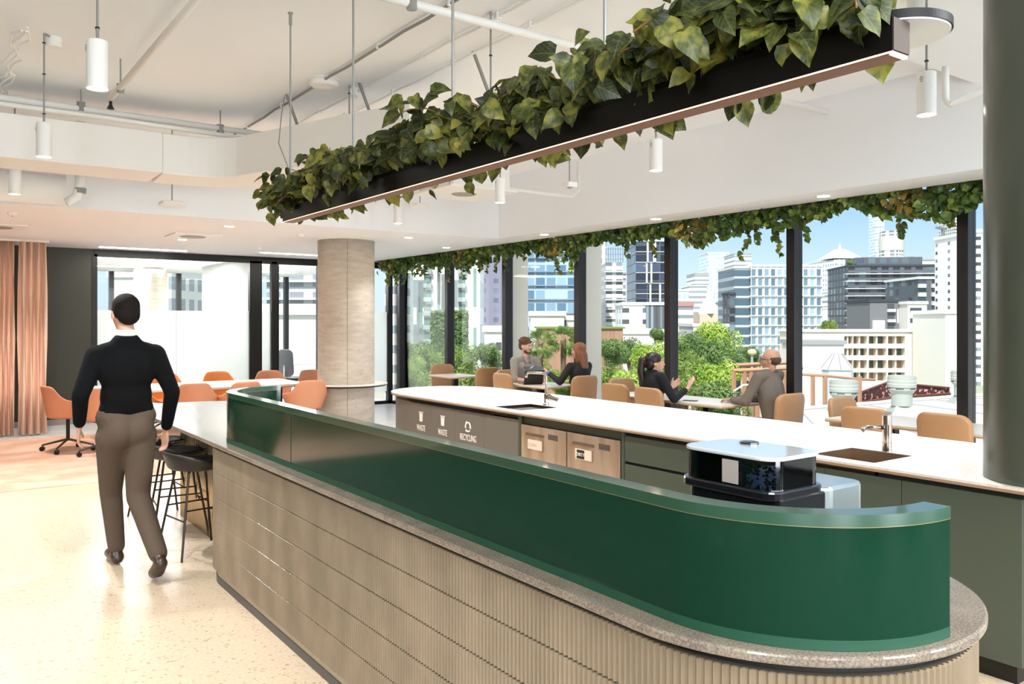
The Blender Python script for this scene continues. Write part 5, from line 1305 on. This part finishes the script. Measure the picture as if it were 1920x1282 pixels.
# white apartments with recessed balconies
a, w, rz = bframe(1500, 1777, 185); top = H - (622 - Y0) / F * 185
t = thing('apartment_block', 'long cream apartment building with rows of open balconies', 'building', (a.x, a.y, GZ), rz)
h_ = top - GZ; pxm = w / 277.0; CRM = M('building_cream', '#e6ddd0', .8)
bm = new(); box(bm, 0, w, 2.2, 14, 0, h_); obj('wall', bm, CRM, t)
bm = new(); box(bm, -.4, w + .4, -.4, 14, h_, h_ + .5); obj('roof', bm, ROOFW, t)
cols = [(1583, 1599, 0), (1600, 1626, 1), (1629, 1662, 1), (1665, 1697, 1), (1714, 1733, 2), (1736, 1774, 1)]
rowsz = [(630, 647), (653, 669), (675, 693), (698, 716)]
INN = M('balcony_inside', '#a08d78', .8); WG = M('window_green_grey', '#5b625c', .3)
bm = new(); prevx = 0
zr = lambda y: H - (y - Y0) / F * 185 - GZ
spans = [((c0 - 1500) * pxm, (c1 - 1500) * pxm) for c0, c1, k in cols]
xs = [0] + [v for s_ in spans for v in s_] + [w]
for i in range(0, len(xs), 2): box(bm, xs[i], xs[i + 1], 0, 2.2, 0, h_)
for (x0, x1) in spans:
    zz = [h_] + [v for (ya_, yb_) in rowsz for v in (zr(ya_), zr(yb_))] + [0]
    for i in range(0, len(zz), 2): box(bm, x0, x1, 0, 2.2, zz[i + 1], zz[i])
obj('balcony_grid', bm, CRM, t)
for ci, ((x0, x1), (_, _, kind)) in enumerate(zip(spans, cols)):
    for ri, (ya_, yb_) in enumerate(rowsz):
        bm = new(); z1, z0 = zr(ya_), zr(yb_)
        if kind == 2: box(bm, x0, x1, .1, .2, z0, z1); obj('window', bm, M('blind_pale', '#cfd4d2', .5), t)
        else:
            box(bm, x0, x1, 2.0, 2.18, z0, z1); obj('window', bm, INN if (ci + ri) % 2 else WG, t)
            bm = new(); box(bm, x0, x1, .05, .12, z0, z0 + .35); box(bm, (x0 + x1) / 2 - .15, (x0 + x1) / 2 + .15, .4, 2.0, z0, z1); obj('balcony_rail', bm, CRM, t)
for k, (p0, p1, y0p, y1p) in enumerate(((1515, 1546, 655, 668), (1533, 1547, 656, 668), (1553, 1570, 656, 668), (1505, 1532, 680, 700))):
    bm = new(); box(bm, (p0 - 1500) * pxm, (p1 - 1500) * pxm, -.06, 0, zr(y1p), zr(y0p)); obj('window', bm, WG if k % 2 else M('blind_pale', '#cfd4d2', .5), t)
B('apartment_block', 'blank white wall building right of the cream apartments', 1773, 1800, 588, 170, 14, BW, 0, ROOFW)
B('apartment_block', 'white low house in front of the cream apartments', 1500, 1582, 646, 150, 10, BW, 0, ROOFG)
t = thing('rotunda', 'white glazed pavilion with a conical frame roof', 'pavilion', tuple(at(1570, 700, 110).xy) + (GZ,))
bm = new(); lathe(bm, [(2.0, 0), (2.0, 9.2)], seg=8); obj('wall', bm, M('pavilion_glass', '#c6d4dc', .3), t)
bm = new(); lathe(bm, [(2.2, 9.2), (.6, 11.3), (.5, 11.7), (.1, 11.9)], seg=8); obj('cone_roof', bm, ROOFW, t)
bm = new()
for k in range(8): cyl(bm, (2.2 * math.cos(k * PI / 4), 2.2 * math.sin(k * PI / 4), 9.25), (.6 * math.cos(k * PI / 4), .6 * math.sin(k * PI / 4), 11.35), .06, .06, 6)
obj('roof_rib', bm, BG, t)
# centre / left towers
t, w, h_ = B('residential_tower', 'dark glass tower with white vertical bars', 1192, 1262, 452, 330, 26, facade('facade_blackglass', '#555b66', '#272c38', 5, 3.6, .9, .9, .15, gl2='#53607a'), 0, BW)
for k in range(15):
    rr.seed(k + 40); bm = new(); x = rr.uniform(.05, .95) * w; z = h_ - 8.5 * (1 + k % 5)
    box(bm, x, x + .7, -.4, 0, z, z + 8); obj('white_bar', bm, BW, t)
bm = new()
for k in range(9): box(bm, 0, w, -.2, 0, h_ - 8.5 * k / 2 - .2, h_ - 8.5 * k / 2 + .1)
obj('floor_line', bm, CONCW, t)
B('residential_tower', 'grey balcony tower left of the dark glass tower', 1165, 1194, 514, 380, 20, F_cons, 0, ROOFG)
t, w, h_ = B('tower_under_construction', 'unfinished concrete apartment tower with scaffolding at the top', 1136, 1168, 492, 270, 22, F_cons, 0, None, slabs=(3.1, .8, BW))
bm = new()
for k in range(8):
    cyl(bm, (w * k / 7, 0, h_), (w * k / 7, 0, h_ + 5), .12, .12, 5)
for z in (1, 2.6, 4.4): box(bm, 0, w, -.1, .1, h_ + z, h_ + z + .15)
obj('scaffolding', bm, BG, t)
B('residential_tower', 'slim white tower beside the pale fin', 1118, 1137, 440, 300, 18, F_cons, 0, None)
t, w, h_ = B('apartment_block', 'white building with small windows under the dark glass tower', 1168, 1212, 572, 215, 16, F_sm, 0, ROOFW)
B('apartment_block', 'dark grey blank-sided building right of the small-windowed one', 1212, 1262, 572, 214, 16, facade('facade_charcoal', '#5b5d66', '#4c4e57', 1.2, 50, .5, 1.0, .6), 0, ROOFW)
B('podium', 'white retaining wall and podium above the treetops', 1110, 1262, 626, 150, 30, BW, 0, ROOFW)
t, w, h_ = B('parking_building', 'brown timber-clad building with planted roof edge', 1010, 1168, 616, 120, 12, M('brown_cladding', '#a5826b', .8, noise=(.8, '#96745e', .45, .55), nscale3=(3, 3, .05)), 0, M('planted_edge', '#74853f', .9), roofh=.25)
B('office_building', 'low white building in front of the blue glass tower', 995, 1058, 592, 135, 14, BW, 0, ROOFW)
B('office_building', 'white vaulted building beside the thick mullion', 1062, 1102, 600, 140, 10, BW, 0, ROOFW)
t, w, h_ = B('residential_tower', 'broad blue glass tower behind the bearded man', 985, 1112, 380, 230, 30, F_blue, 0, None, slabs=(3.9, .7, M('slab_lilac', '#8a93a8', .6)))
t, w, h_ = B('residential_tower', 'white tower with irregular grey panels, left of centre', 775, 900, 380, 170, 24, F_irr, 0, None)
for k in range(14):
    bm = new(); z = h_ - 2.9 * (k + 1); box(bm, w * .16, w * .27, -.15, .3, z, z + 2.0); obj('window', bm, M('window_aqua', '#6f8784', .25), t)
    bm = new(); box(bm, w * .15, w * .28, -1.0, 0, z - .4, z + .5); obj('balcony', bm, M('balcony_glass', '#a7b3b0', .4), t)
    bm = new(); box(bm, w * .68, w * .78, -.15, .3, z, z + 2.0); obj('window', bm, MATS['window_aqua'], t)
    bm = new(); box(bm, w * .67, w * .79, -1.0, 0, z - .4, z + .5); obj('balcony', bm, MATS['balcony_glass'], t)
for k in range(26):
    rr.seed(k); bm = new(); x = rr.choice((.05, .09, .36, .42, .49, .56, .84, .90)) * w; z = h_ - rr.uniform(4, 40); hh_ = rr.choice((4, 6, 8))
    box(bm, x, x + w * .045, -.12, 0, z - hh_, z); obj('grey_panel', bm, M('panel_grey', '#8b8f90', .5) if k % 3 else M('panel_green', '#7fa096', .4), t)
B('residential_tower', 'grey concrete tower at the left of the first window bay', 745, 777, 380, 175, 16, facade('facade_greyblue', '#a8afb0', '#7e8a8c', 6, 3, .4, .6), 0, None)
B('residential_tower', 'mauve-grey tower right of the white panelled tower', 902, 948, 380, 260, 20, facade('facade_mauve', '#8d8a9c', '#6f7286', 4, 3.1, .4, .5, gl2='#9aa9bd'), 0, None)
t, w, h_ = B('apartment_block', 'small white apartment building with balconies above the hedge', 908, 960, 622, 110, 12, BW, 0, ROOFW)
for k in range(2):
    bm = new(); z = h_ - 2.8 * (k + 1); box(bm, w * .42, w * .62, -.06, 0, z + .3, z + 1.4); obj('window', bm, MATS['window_dark'], t); bm = new(); box(bm, w * .3, w * .9, -.9, 0, z - .2, z + .1); obj('balcony', bm, BW, t)
t, w, h_ = B('apartment_block', 'glass-balconied tower seen through the clear office door', 500, 592, 494, 120, 18, facade('facade_lilac', '#b9b9c2', '#8f909b', 3.4, 2.6, .6, .7), 0, None, slabs=(2.6, .8, BW))
B('house', 'white gabled house seen through the clear office door', 495, 615, 590, 60, 10, BW, 0, ROOFW)
B('apartment_block', 'white apartment block seen above the frosted band', 205, 300, 520, 110, 16, BW, 0, ROOFW)
B('apartment_block', 'gridded block seen above the frosted band, left of the office column', 272, 322, 505, 90, 14, facade('facade_grid_small', '#e6e4e0', '#a2a6ab', 2.6, 2.4, .6, .6), 0, None)
t, w, h_ = B('residential_tower', 'tower with a blue hoarding in the strip beside the concrete column', 722, 750, 380, 140, 14, F_strip, 0, None)

# ---- rooftop just outside
rf = thing('flat_roof', 'bright white flat roof with raised seams right outside the windows', 'roof')
RFM = M('roof_membrane', '#cfcdc8', .7)
def roofp(px, py, z=-1.9):
    Z = (H - z) * F / (py - Y0); p = at(px, py, Z); return p
RZ = -1.0
def rp(px, py): return tuple(at(px, py, (H - RZ) * F / (py - Y0)).xy)
pts = [(8.4, 6.3), rp(1478, 770), rp(1950, 733), (44, -16), (8.4, -16)]
bm = new(); prism(bm, pts, -14, RZ); obj('roof_deck', bm, RFM, rf)
bm = new()
for k in range(7):
    a_, b_ = Vector((*rp(1500 + 60 * k, 769 - 5 * k), RZ + .01)), Vector((8.5 + 3.2 * k, 4 - 3.2 * k, RZ + .01)); tube(bm, [a_, b_], .03, 4)
obj('roof_seam', bm, ROOFG, rf)
bm = new(); tube(bm, [Vector((*rp(1480, 770), RZ + .03)), Vector((*rp(1950, 734), RZ + .03))], .07, 4); obj('parapet', bm, RFM, rf)
def vent(px, ytop, ybot, wpx, lab):
    Z = (H - RZ) * F / (ybot - Y0); s = wpx / F * Z / .98; c = at(px, ytop, Z)
    t = thing('roof_vent', lab, 'roof vent', (c.x, c.y, RZ), 0, 'white roof vents'); t.scale = (s, s, s); hh = (c.z - RZ) / s
    VM = M('vent_grey', '#9fa49e', .5)
    bm = new(); lathe(bm, [(.45, hh - .42), (.49, hh - .42), (.49, hh - .04), (.46, hh - .03), (.46, hh)], seg=32); obj('vent_cowl', bm, VM, t)
    bm = new(); lathe(bm, [(.36, .35), (.36, hh - .66), (.47, hh - .52), (.47, hh - .44), (.45, hh - .43)], seg=32); obj('vent_neck', bm, VM, t)
    bm = new(); lathe(bm, [(.495, hh - .18), (.495, hh - .165)], seg=32); lathe(bm, [(.495, hh - .30), (.495, hh - .285)], seg=32); obj('vent_band', bm, WHITE2, t)
    for k in range(6):
        a = R(60 * k + 20); bm = new(); v_ = box(bm, -.13, .13, -.005, .005, hh - .475, hh - .455)
        bmesh.ops.transform(bm, matrix=Matrix.Rotation(a + PI / 2, 4, 'Z') @ Matrix.Translation((0, -.472, 0)), verts=bm.verts); obj('vent_slot', bm, BLACK, t)
    bm = new(); lathe(bm, [(.75, 0), (.37, .36)], seg=4); obj('vent_base', bm, VM, t)
vent(1582, 712, 772, 51, 'white roof vent left of the three, beside the wooden rail')
vent(1691, 704, 778, 50, 'white roof vent in the middle of the three outside')
vent(1806, 695, 756, 42, 'white roof vent partly behind the right-hand mullion')
# red perforated screens, rail and pergola
LAT = M('red_lattice', '#a4564c', .7)
tl, bl = nodes_of(LAT); vo = tl.nodes.new('ShaderNodeTexVoronoi'); vo.inputs['Scale'].default_value = 7; tcl = tl.nodes.new('ShaderNodeTexCoord'); crl = tl.nodes.new('ShaderNodeValToRGB')
crl.color_ramp.elements[0].color = (*hexc('#d9a49a'), 1); crl.color_ramp.elements[1].color = (*hexc('#4a1c18'), 1); crl.color_ramp.elements[0].position = .25; crl.color_ramp.elements[1].position = .45
tl.links.new(tcl.outputs['Object'], vo.inputs[0]); tl.links.new(vo.outputs[0], crl.inputs[0]); tl.links.new(crl.outputs[0], bl.inputs['Base Color'])
def screen_(pa, lab):
    t = thing('lattice_screen', lab, 'screen')
    bm = new(); P4 = [at(*q) for q in pa]; b_ = [Vector(p) + Vector((.15, .15, 0)) for p in P4]
    A_ = [bm.verts.new(p) for p in P4]; B_ = [bm.verts.new(p) for p in b_]; bm.faces.new(A_); bm.faces.new(B_[::-1])
    for i in range(4): bm.faces.new((A_[i], A_[(i + 1) % 4], B_[(i + 1) % 4], B_[i]))
    obj('lattice_panel', bm, LAT, t)
    bm = new(); tube(bm, [P4[0], P4[1]], .04, 6); tube(bm, [P4[3], P4[2]], .05, 4); obj('screen_frame', bm, M('screen_frame', '#6b3b34', .6), t)
screen_([(1606, 738, 29.5), (1668, 715, 31), (1671, 745, 31), (1600, 756, 29.5)], 'rust-red perforated screen left of the middle roof vent')
screen_([(1714, 721, 33), (1780, 727, 31), (1782, 738, 31), (1708, 743, 33)], 'rust-red perforated screen right of the middle roof vent')
t = thing('roof_railing', 'brown timber handrail with posts beyond the white roof', 'railing')
pr = [at(1490, 701, 27), at(1545, 704, 27), at(1614, 711, 28), at(1640, 712, 29)]
TIM = M('timber_rail', '#b08368', .7)
bm = new(); tube(bm, pr, .045, 6); obj('handrail', bm, TIM, t)
for px in (1524, 1547, 1612):
    p = at(px, 704, 27); bm = new(); box(bm, p.x - .05, p.x + .05, p.y - .05, p.y + .05, -4, p.z - .02); obj('post', bm, TIM, t)
t = thing('pergola', 'brown timber pergola frame with dark screens below the trees', 'pergola')
Zp = 60; tp = lambda px, py: at(px, py, Zp)
for k, (p0, y0p, p1, y1p) in enumerate(((1375, 695, 1505, 689), (1384, 696, 1445, 692))):
    a_, b_ = tp(p0, y0p), tp(p1, y1p); bm = new(); tube(bm, [a_, b_], .16, 4); obj('beam', bm, TIM, t)
    b2 = Vector((2.4, 2.0, .25)); bm = new(); tube(bm, [a_ + b2, b_ + b2], .14, 4); obj('beam', bm, TIM, t)
for px in (1376, 1396, 1408, 1420, 1440, 1470, 1500):
    p = tp(px, 696); bm = new(); box(bm, p.x - .12, p.x + .12, p.y - .12, p.y + .12, GZ, p.z); obj('post', bm, TIM, t)
for px0, px1 in ((1380, 1396), (1399, 1420)):
    a_, b_ = tp(px0, 714), tp(px1, 714); bm = new(); box(bm, min(a_.x, b_.x), max(a_.x, b_.x), a_.y, a_.y + .1, -5.5, a_.z); obj('dark_screen', bm, BD, t)
p = at(1366, 722, 55)
t = thing('street_lamp', 'curved white street lamp below the trees', 'street lamp', (p.x, p.y, GZ))
bm = new(); tube(bm, [(0, 0, 0), (0, 0, p.z - GZ - 1.5), (.2, -.1, p.z - GZ - .5), (.9, -.5, p.z - GZ), (2.6, -1.6, p.z - GZ + .1)][::-1], .06, 6); obj('pole', bm, WHITE2, t)
bm = new(); box(bm, 2.5, 3.1, -1.9, -1.5, p.z - GZ, p.z - GZ + .12); obj('lamp_head', bm, GREYP, t)
p = at(1410, 660, 75)
t = thing('street_sign', 'pale round sign on a pole among the trees', 'sign', (p.x, p.y, GZ)); bm = new(); cyl(bm, (0, 0, 0), (0, 0, p.z - GZ), .12); obj('pole', bm, ROOFG, t)
bm = new(); ell(bm, (0, 0, p.z - GZ), (.4, .4, .3)); obj('sign_head', bm, M('sign_gold', '#d9cf9a', .6), t)
# crane far away
p = at(1768, 448, 700)
t = thing('tower_crane', 'faint tower crane on the right skyline', 'crane', (p.x, p.y, GZ)); bm = new(); box(bm, -1, 1, -1, 1, 0, p.z - GZ + 10); obj('mast', bm, BG, t)
bm = new(); box(bm, -12, 6, -.6, .6, p.z - GZ + 8, p.z - GZ + 10); obj('jib', bm, BG, t)

# ---- trees
def tree_leaf(name, c1, c2, c3):
    m = M(name, c1, .7); t, b = nodes_of(m); tc = t.nodes.new('ShaderNodeTexCoord'); n = t.nodes.new('ShaderNodeTexNoise'); n.inputs['Scale'].default_value = 2.2; n.inputs['Detail'].default_value = 8
    cr = t.nodes.new('ShaderNodeValToRGB'); e = cr.color_ramp.elements; e[0].position = .36; e[0].color = (*hexc(c1), 1); e[1].position = .64; e[1].color = (*hexc(c3), 1); q = e.new(.5); q.color = (*hexc(c2), 1)
    t.links.new(tc.outputs['Object'], n.inputs[0]); t.links.new(n.outputs[0], cr.inputs[0]); t.links.new(cr.outputs[0], b.inputs['Base Color'])
    tl_ = t.nodes.new('ShaderNodeBsdfTranslucent'); t.links.new(cr.outputs[0], tl_.inputs[0]); ms = t.nodes.new('ShaderNodeMixShader'); ms.inputs[0].default_value = .3
    t.links.new(b.outputs[0], ms.inputs[1]); t.links.new(tl_.outputs[0], ms.inputs[2]); t.links.new(ms.outputs[0], t.nodes['Material Output'].inputs[0]); return m
TL1 = tree_leaf('tree_leaf_green', '#4f6e2e', '#78923f', '#9fb35c'); TL2 = tree_leaf('tree_leaf_deep', '#42602f', '#688548', '#8fa560'); TL3 = tree_leaf('tree_leaf_lime', '#7c9c33', '#a0bb4a', '#c3d476')
BARK = M('bark', '#6b5a46', .9)
def crown_geo(seed, n, lobes, leaf):
    r = random.Random(seed); L = [(Vector((r.uniform(-.6, .6), r.uniform(-.6, .6), r.uniform(-.35, .45))), r.uniform(.32, .55)) for _ in range(lobes)]
    vs, fs = [], []
    for k in range(n):
        c, rad = r.choice(L); d = Vector((r.gauss(0, 1), r.gauss(0, 1), r.gauss(0, 1))).normalized(); p = c + d * rad * r.uniform(.78, 1.04)
        nn = (d + Vector((r.uniform(-.7, .7), r.uniform(-.7, .7), r.uniform(-.3, .9)))).normalized(); u = nn.orthogonal().normalized(); u.rotate(Quaternion(nn, r.uniform(0, 6.28))); w_ = nn.cross(u); s_ = leaf * r.uniform(.6, 1.3)
        i = len(vs); vs += [tuple(p - u * s_), tuple(p + w_ * s_ * .55), tuple(p + u * s_), tuple(p - w_ * s_ * .55)]; fs.append((i, i + 1, i + 2, i + 3))
    return vs, fs
CG = [crown_geo(s_, 8000, 16, .05) for s_ in (1, 2, 3)]
protos = {}
def tree(px, ytop, wpx, Z, mat, k, lab, squash=1.15, name='tree'):
    rad = wpx * 1.28 / 2 / F * Z; topz = H - (ytop - Y0) / F * Z; c = at(px, Y0, Z + rad)
    t = thing(name, lab, 'tree', (c.x, c.y, GZ), R(k * 67), 'trees outside the windows')
    key = (k % 3, mat.name)
    if key not in protos: protos[key] = rawmesh('crown', *CG[k % 3], mat, t)
    else: o = protos[key].copy(); COL.objects.link(o); o.parent = t
    o = t.children[0]; o.scale = (rad * .95, rad * .95, rad * squash); cz = topz - rad * squash * .88 - GZ; o.location = (0, 0, cz)
    bm = new(); tube(bm, [(0, 0, 0), (.1, .1, cz * .5), (0, 0, cz)], [.35, .28, .2], 8)
    for q in range(4): tube(bm, [(0, 0, cz * .75), (rad * .3 * math.cos(q * 1.6), rad * .3 * math.sin(q * 1.6), cz + rad * .1)], .12, 6)
    obj('trunk', bm, BARK, t)
TREES = [(1345, 598, 72, 150, TL3, 0, 'light green tree rising highest among the treetops in the central bay'), (1300, 616, 60, 130, TL2, 1, 'dark green tree left of the highest one in the central bay'),
 (1335, 632, 90, 105, TL2, 2, 'rounded mid-green tree under the highest tree'), (1287, 650, 60, 80, TL1, 1, 'yellow-green tree beside the left edge of the central bay'), (1310, 672, 70, 62, TL1, 0, 'loose green tree low in the central bay'),
 (1352, 678, 96, 60, TL3, 2, 'bright green rounded tree beside the timber pergola'), (1412, 648, 34, 90, TL2, 0, 'slim dark tree left of the balding man'), (1384, 655, 60, 100, TL2, 1, 'olive tree behind the bright rounded one'),
 (1280, 700, 60, 50, TL1, 2, 'low green tree at the foot of the central bay'), (1350, 712, 90, 46, TL2, 0, 'dark tree at the foot of the central bay behind the raised hand'),
 (1148, 632, 50, 85, TL2, 0, 'feathery green tree just right of the white fin'), (1182, 628, 52, 90, TL2, 1, 'tall feathery tree left of the ponytailed woman'), (1222, 640, 74, 80, TL3, 2, 'broad yellow-green tree above the ponytailed woman'), (1235, 612, 30, 120, TL2, 0, 'thin tree in front of the podium wall'),
 (1150, 680, 60, 55, TL1, 1, 'fresh green tree low beside the white fin'), (1190, 690, 80, 48, TL3, 0, 'bright green shrub-like tree behind the empty chairs'), (1235, 676, 70, 56, TL1, 2, 'green tree behind the ponytailed woman’s head'),
 (790, 636, 80, 70, TL1, 0, 'rounded green tree at the left of the first bay'), (832, 640, 60, 75, TL2, 1, 'grey-green tree in the first bay'), (775, 668, 50, 50, TL3, 2, 'bright palm-like tree low in the first bay'), (820, 690, 80, 45, TL1, 0, 'green tree behind the empty far table'),
 (872, 645, 60, 70, TL1, 2, 'green tree in the second bay'), (920, 640, 50, 72, TL2, 0, 'dark green tree at the right of the second bay'), (895, 680, 90, 48, TL1, 1, 'broad green tree low in the second bay'),
 (1010, 672, 60, 70, TL1, 1, 'low green tree behind the bearded man'), (1060, 690, 60, 60, TL1, 0, 'low green tree between the couple'),
 (1556, 598, 34, 200, TL1, 2, 'small green tree right of the blue glass office'), (1746, 606, 22, 203, TL1, 1, 'little palm-like tree on the cream building roof line'),
 (1594, 487, 12, 343, TL1, 0, 'tiny roof-garden tree at the left of the dark apartments'), (1710, 478, 16, 345, TL1, 1, 'tiny roof-garden tree on top of the dark apartments'),
 (760, 640, 20, 60, TL1, 1, 'green tree seen beside the left corner mullion')]
for a_ in TREES: tree(*a_)
# green wall on the far building
a, w, rz = bframe(849, 874, 100)
for (p0, p1, y0p, y1p, lab) in ((808, 836, 582, 640, 'climbing greenery covering a wall in the first bay'), (852, 878, 582, 720, 'tall strip of climbing greenery in the second bay')):
    a, w, rz = bframe(p0, p1, 95); t = thing('green_wall', lab, 'climbing plant', (a.x, a.y, GZ), rz)
    vs, fs = [], []; r_ = random.Random(p0); z1 = H - (y0p - Y0) / F * 95 - GZ
    for k in range(2600):
        p = Vector((r_.uniform(0, w), r_.uniform(-.4, 0), r_.uniform(0, z1))); u = Vector((r_.uniform(-1, 1), r_.uniform(-.6, .6), r_.uniform(-1, 1))).normalized() * .22; v_ = u.orthogonal().normalized() * .15
        i = len(vs); vs += [tuple(p - u), tuple(p + v_), tuple(p + u), tuple(p - v_)]; fs.append((i, i + 1, i + 2, i + 3))
    rawmesh('foliage', vs, fs, TL2, t); bm = new(); box(bm, 0, w, 0, .5, 0, z1); obj('trellis', bm, BG, t)
# palms
for px, yt, lab in ((1013, 618, 'fan palm right of the bearded man'), (1056, 612, 'taller fan palm beside the red-haired woman')):
    Z = 62; p = at(px, yt + 26, Z)
    t = thing('palm_tree', lab, 'palm', (p.x, p.y, GZ)); hh = p.z - GZ
    bm = new(); tube(bm, [(0, 0, 0), (.05, 0, hh * .5), (0, 0, hh)], [.28, .22, .2], 8); obj('trunk', bm, BARK, t)
    vs, fs = [], []; r_ = random.Random(px)
    for k in range(60):
        th = r_.uniform(0, 2 * PI); el_ = r_.uniform(-1.1, 1.3); d = Vector((math.cos(th) * math.cos(el_), math.sin(th) * math.cos(el_), math.sin(el_))); side = d.orthogonal().normalized(); side.rotate(Quaternion(d, r_.uniform(0, 3.14))); c = Vector((0, 0, hh)) + d * .55
        for q in range(-5, 6):
            dd = (d + side * q * .17 + Vector((0, 0, -.12 * abs(q) * .3))).normalized(); e_ = c + dd * r_.uniform(.7, .95) + Vector((0, 0, -.16)); i = len(vs); s2 = side * .035
            vs += [tuple(c), tuple(c.lerp(e_, .6) + s2), tuple(e_), tuple(c.lerp(e_, .6) - s2)]; fs.append((i, i + 1, i + 2, i + 3))
    rawmesh('fronds', vs, fs, TL1, t)
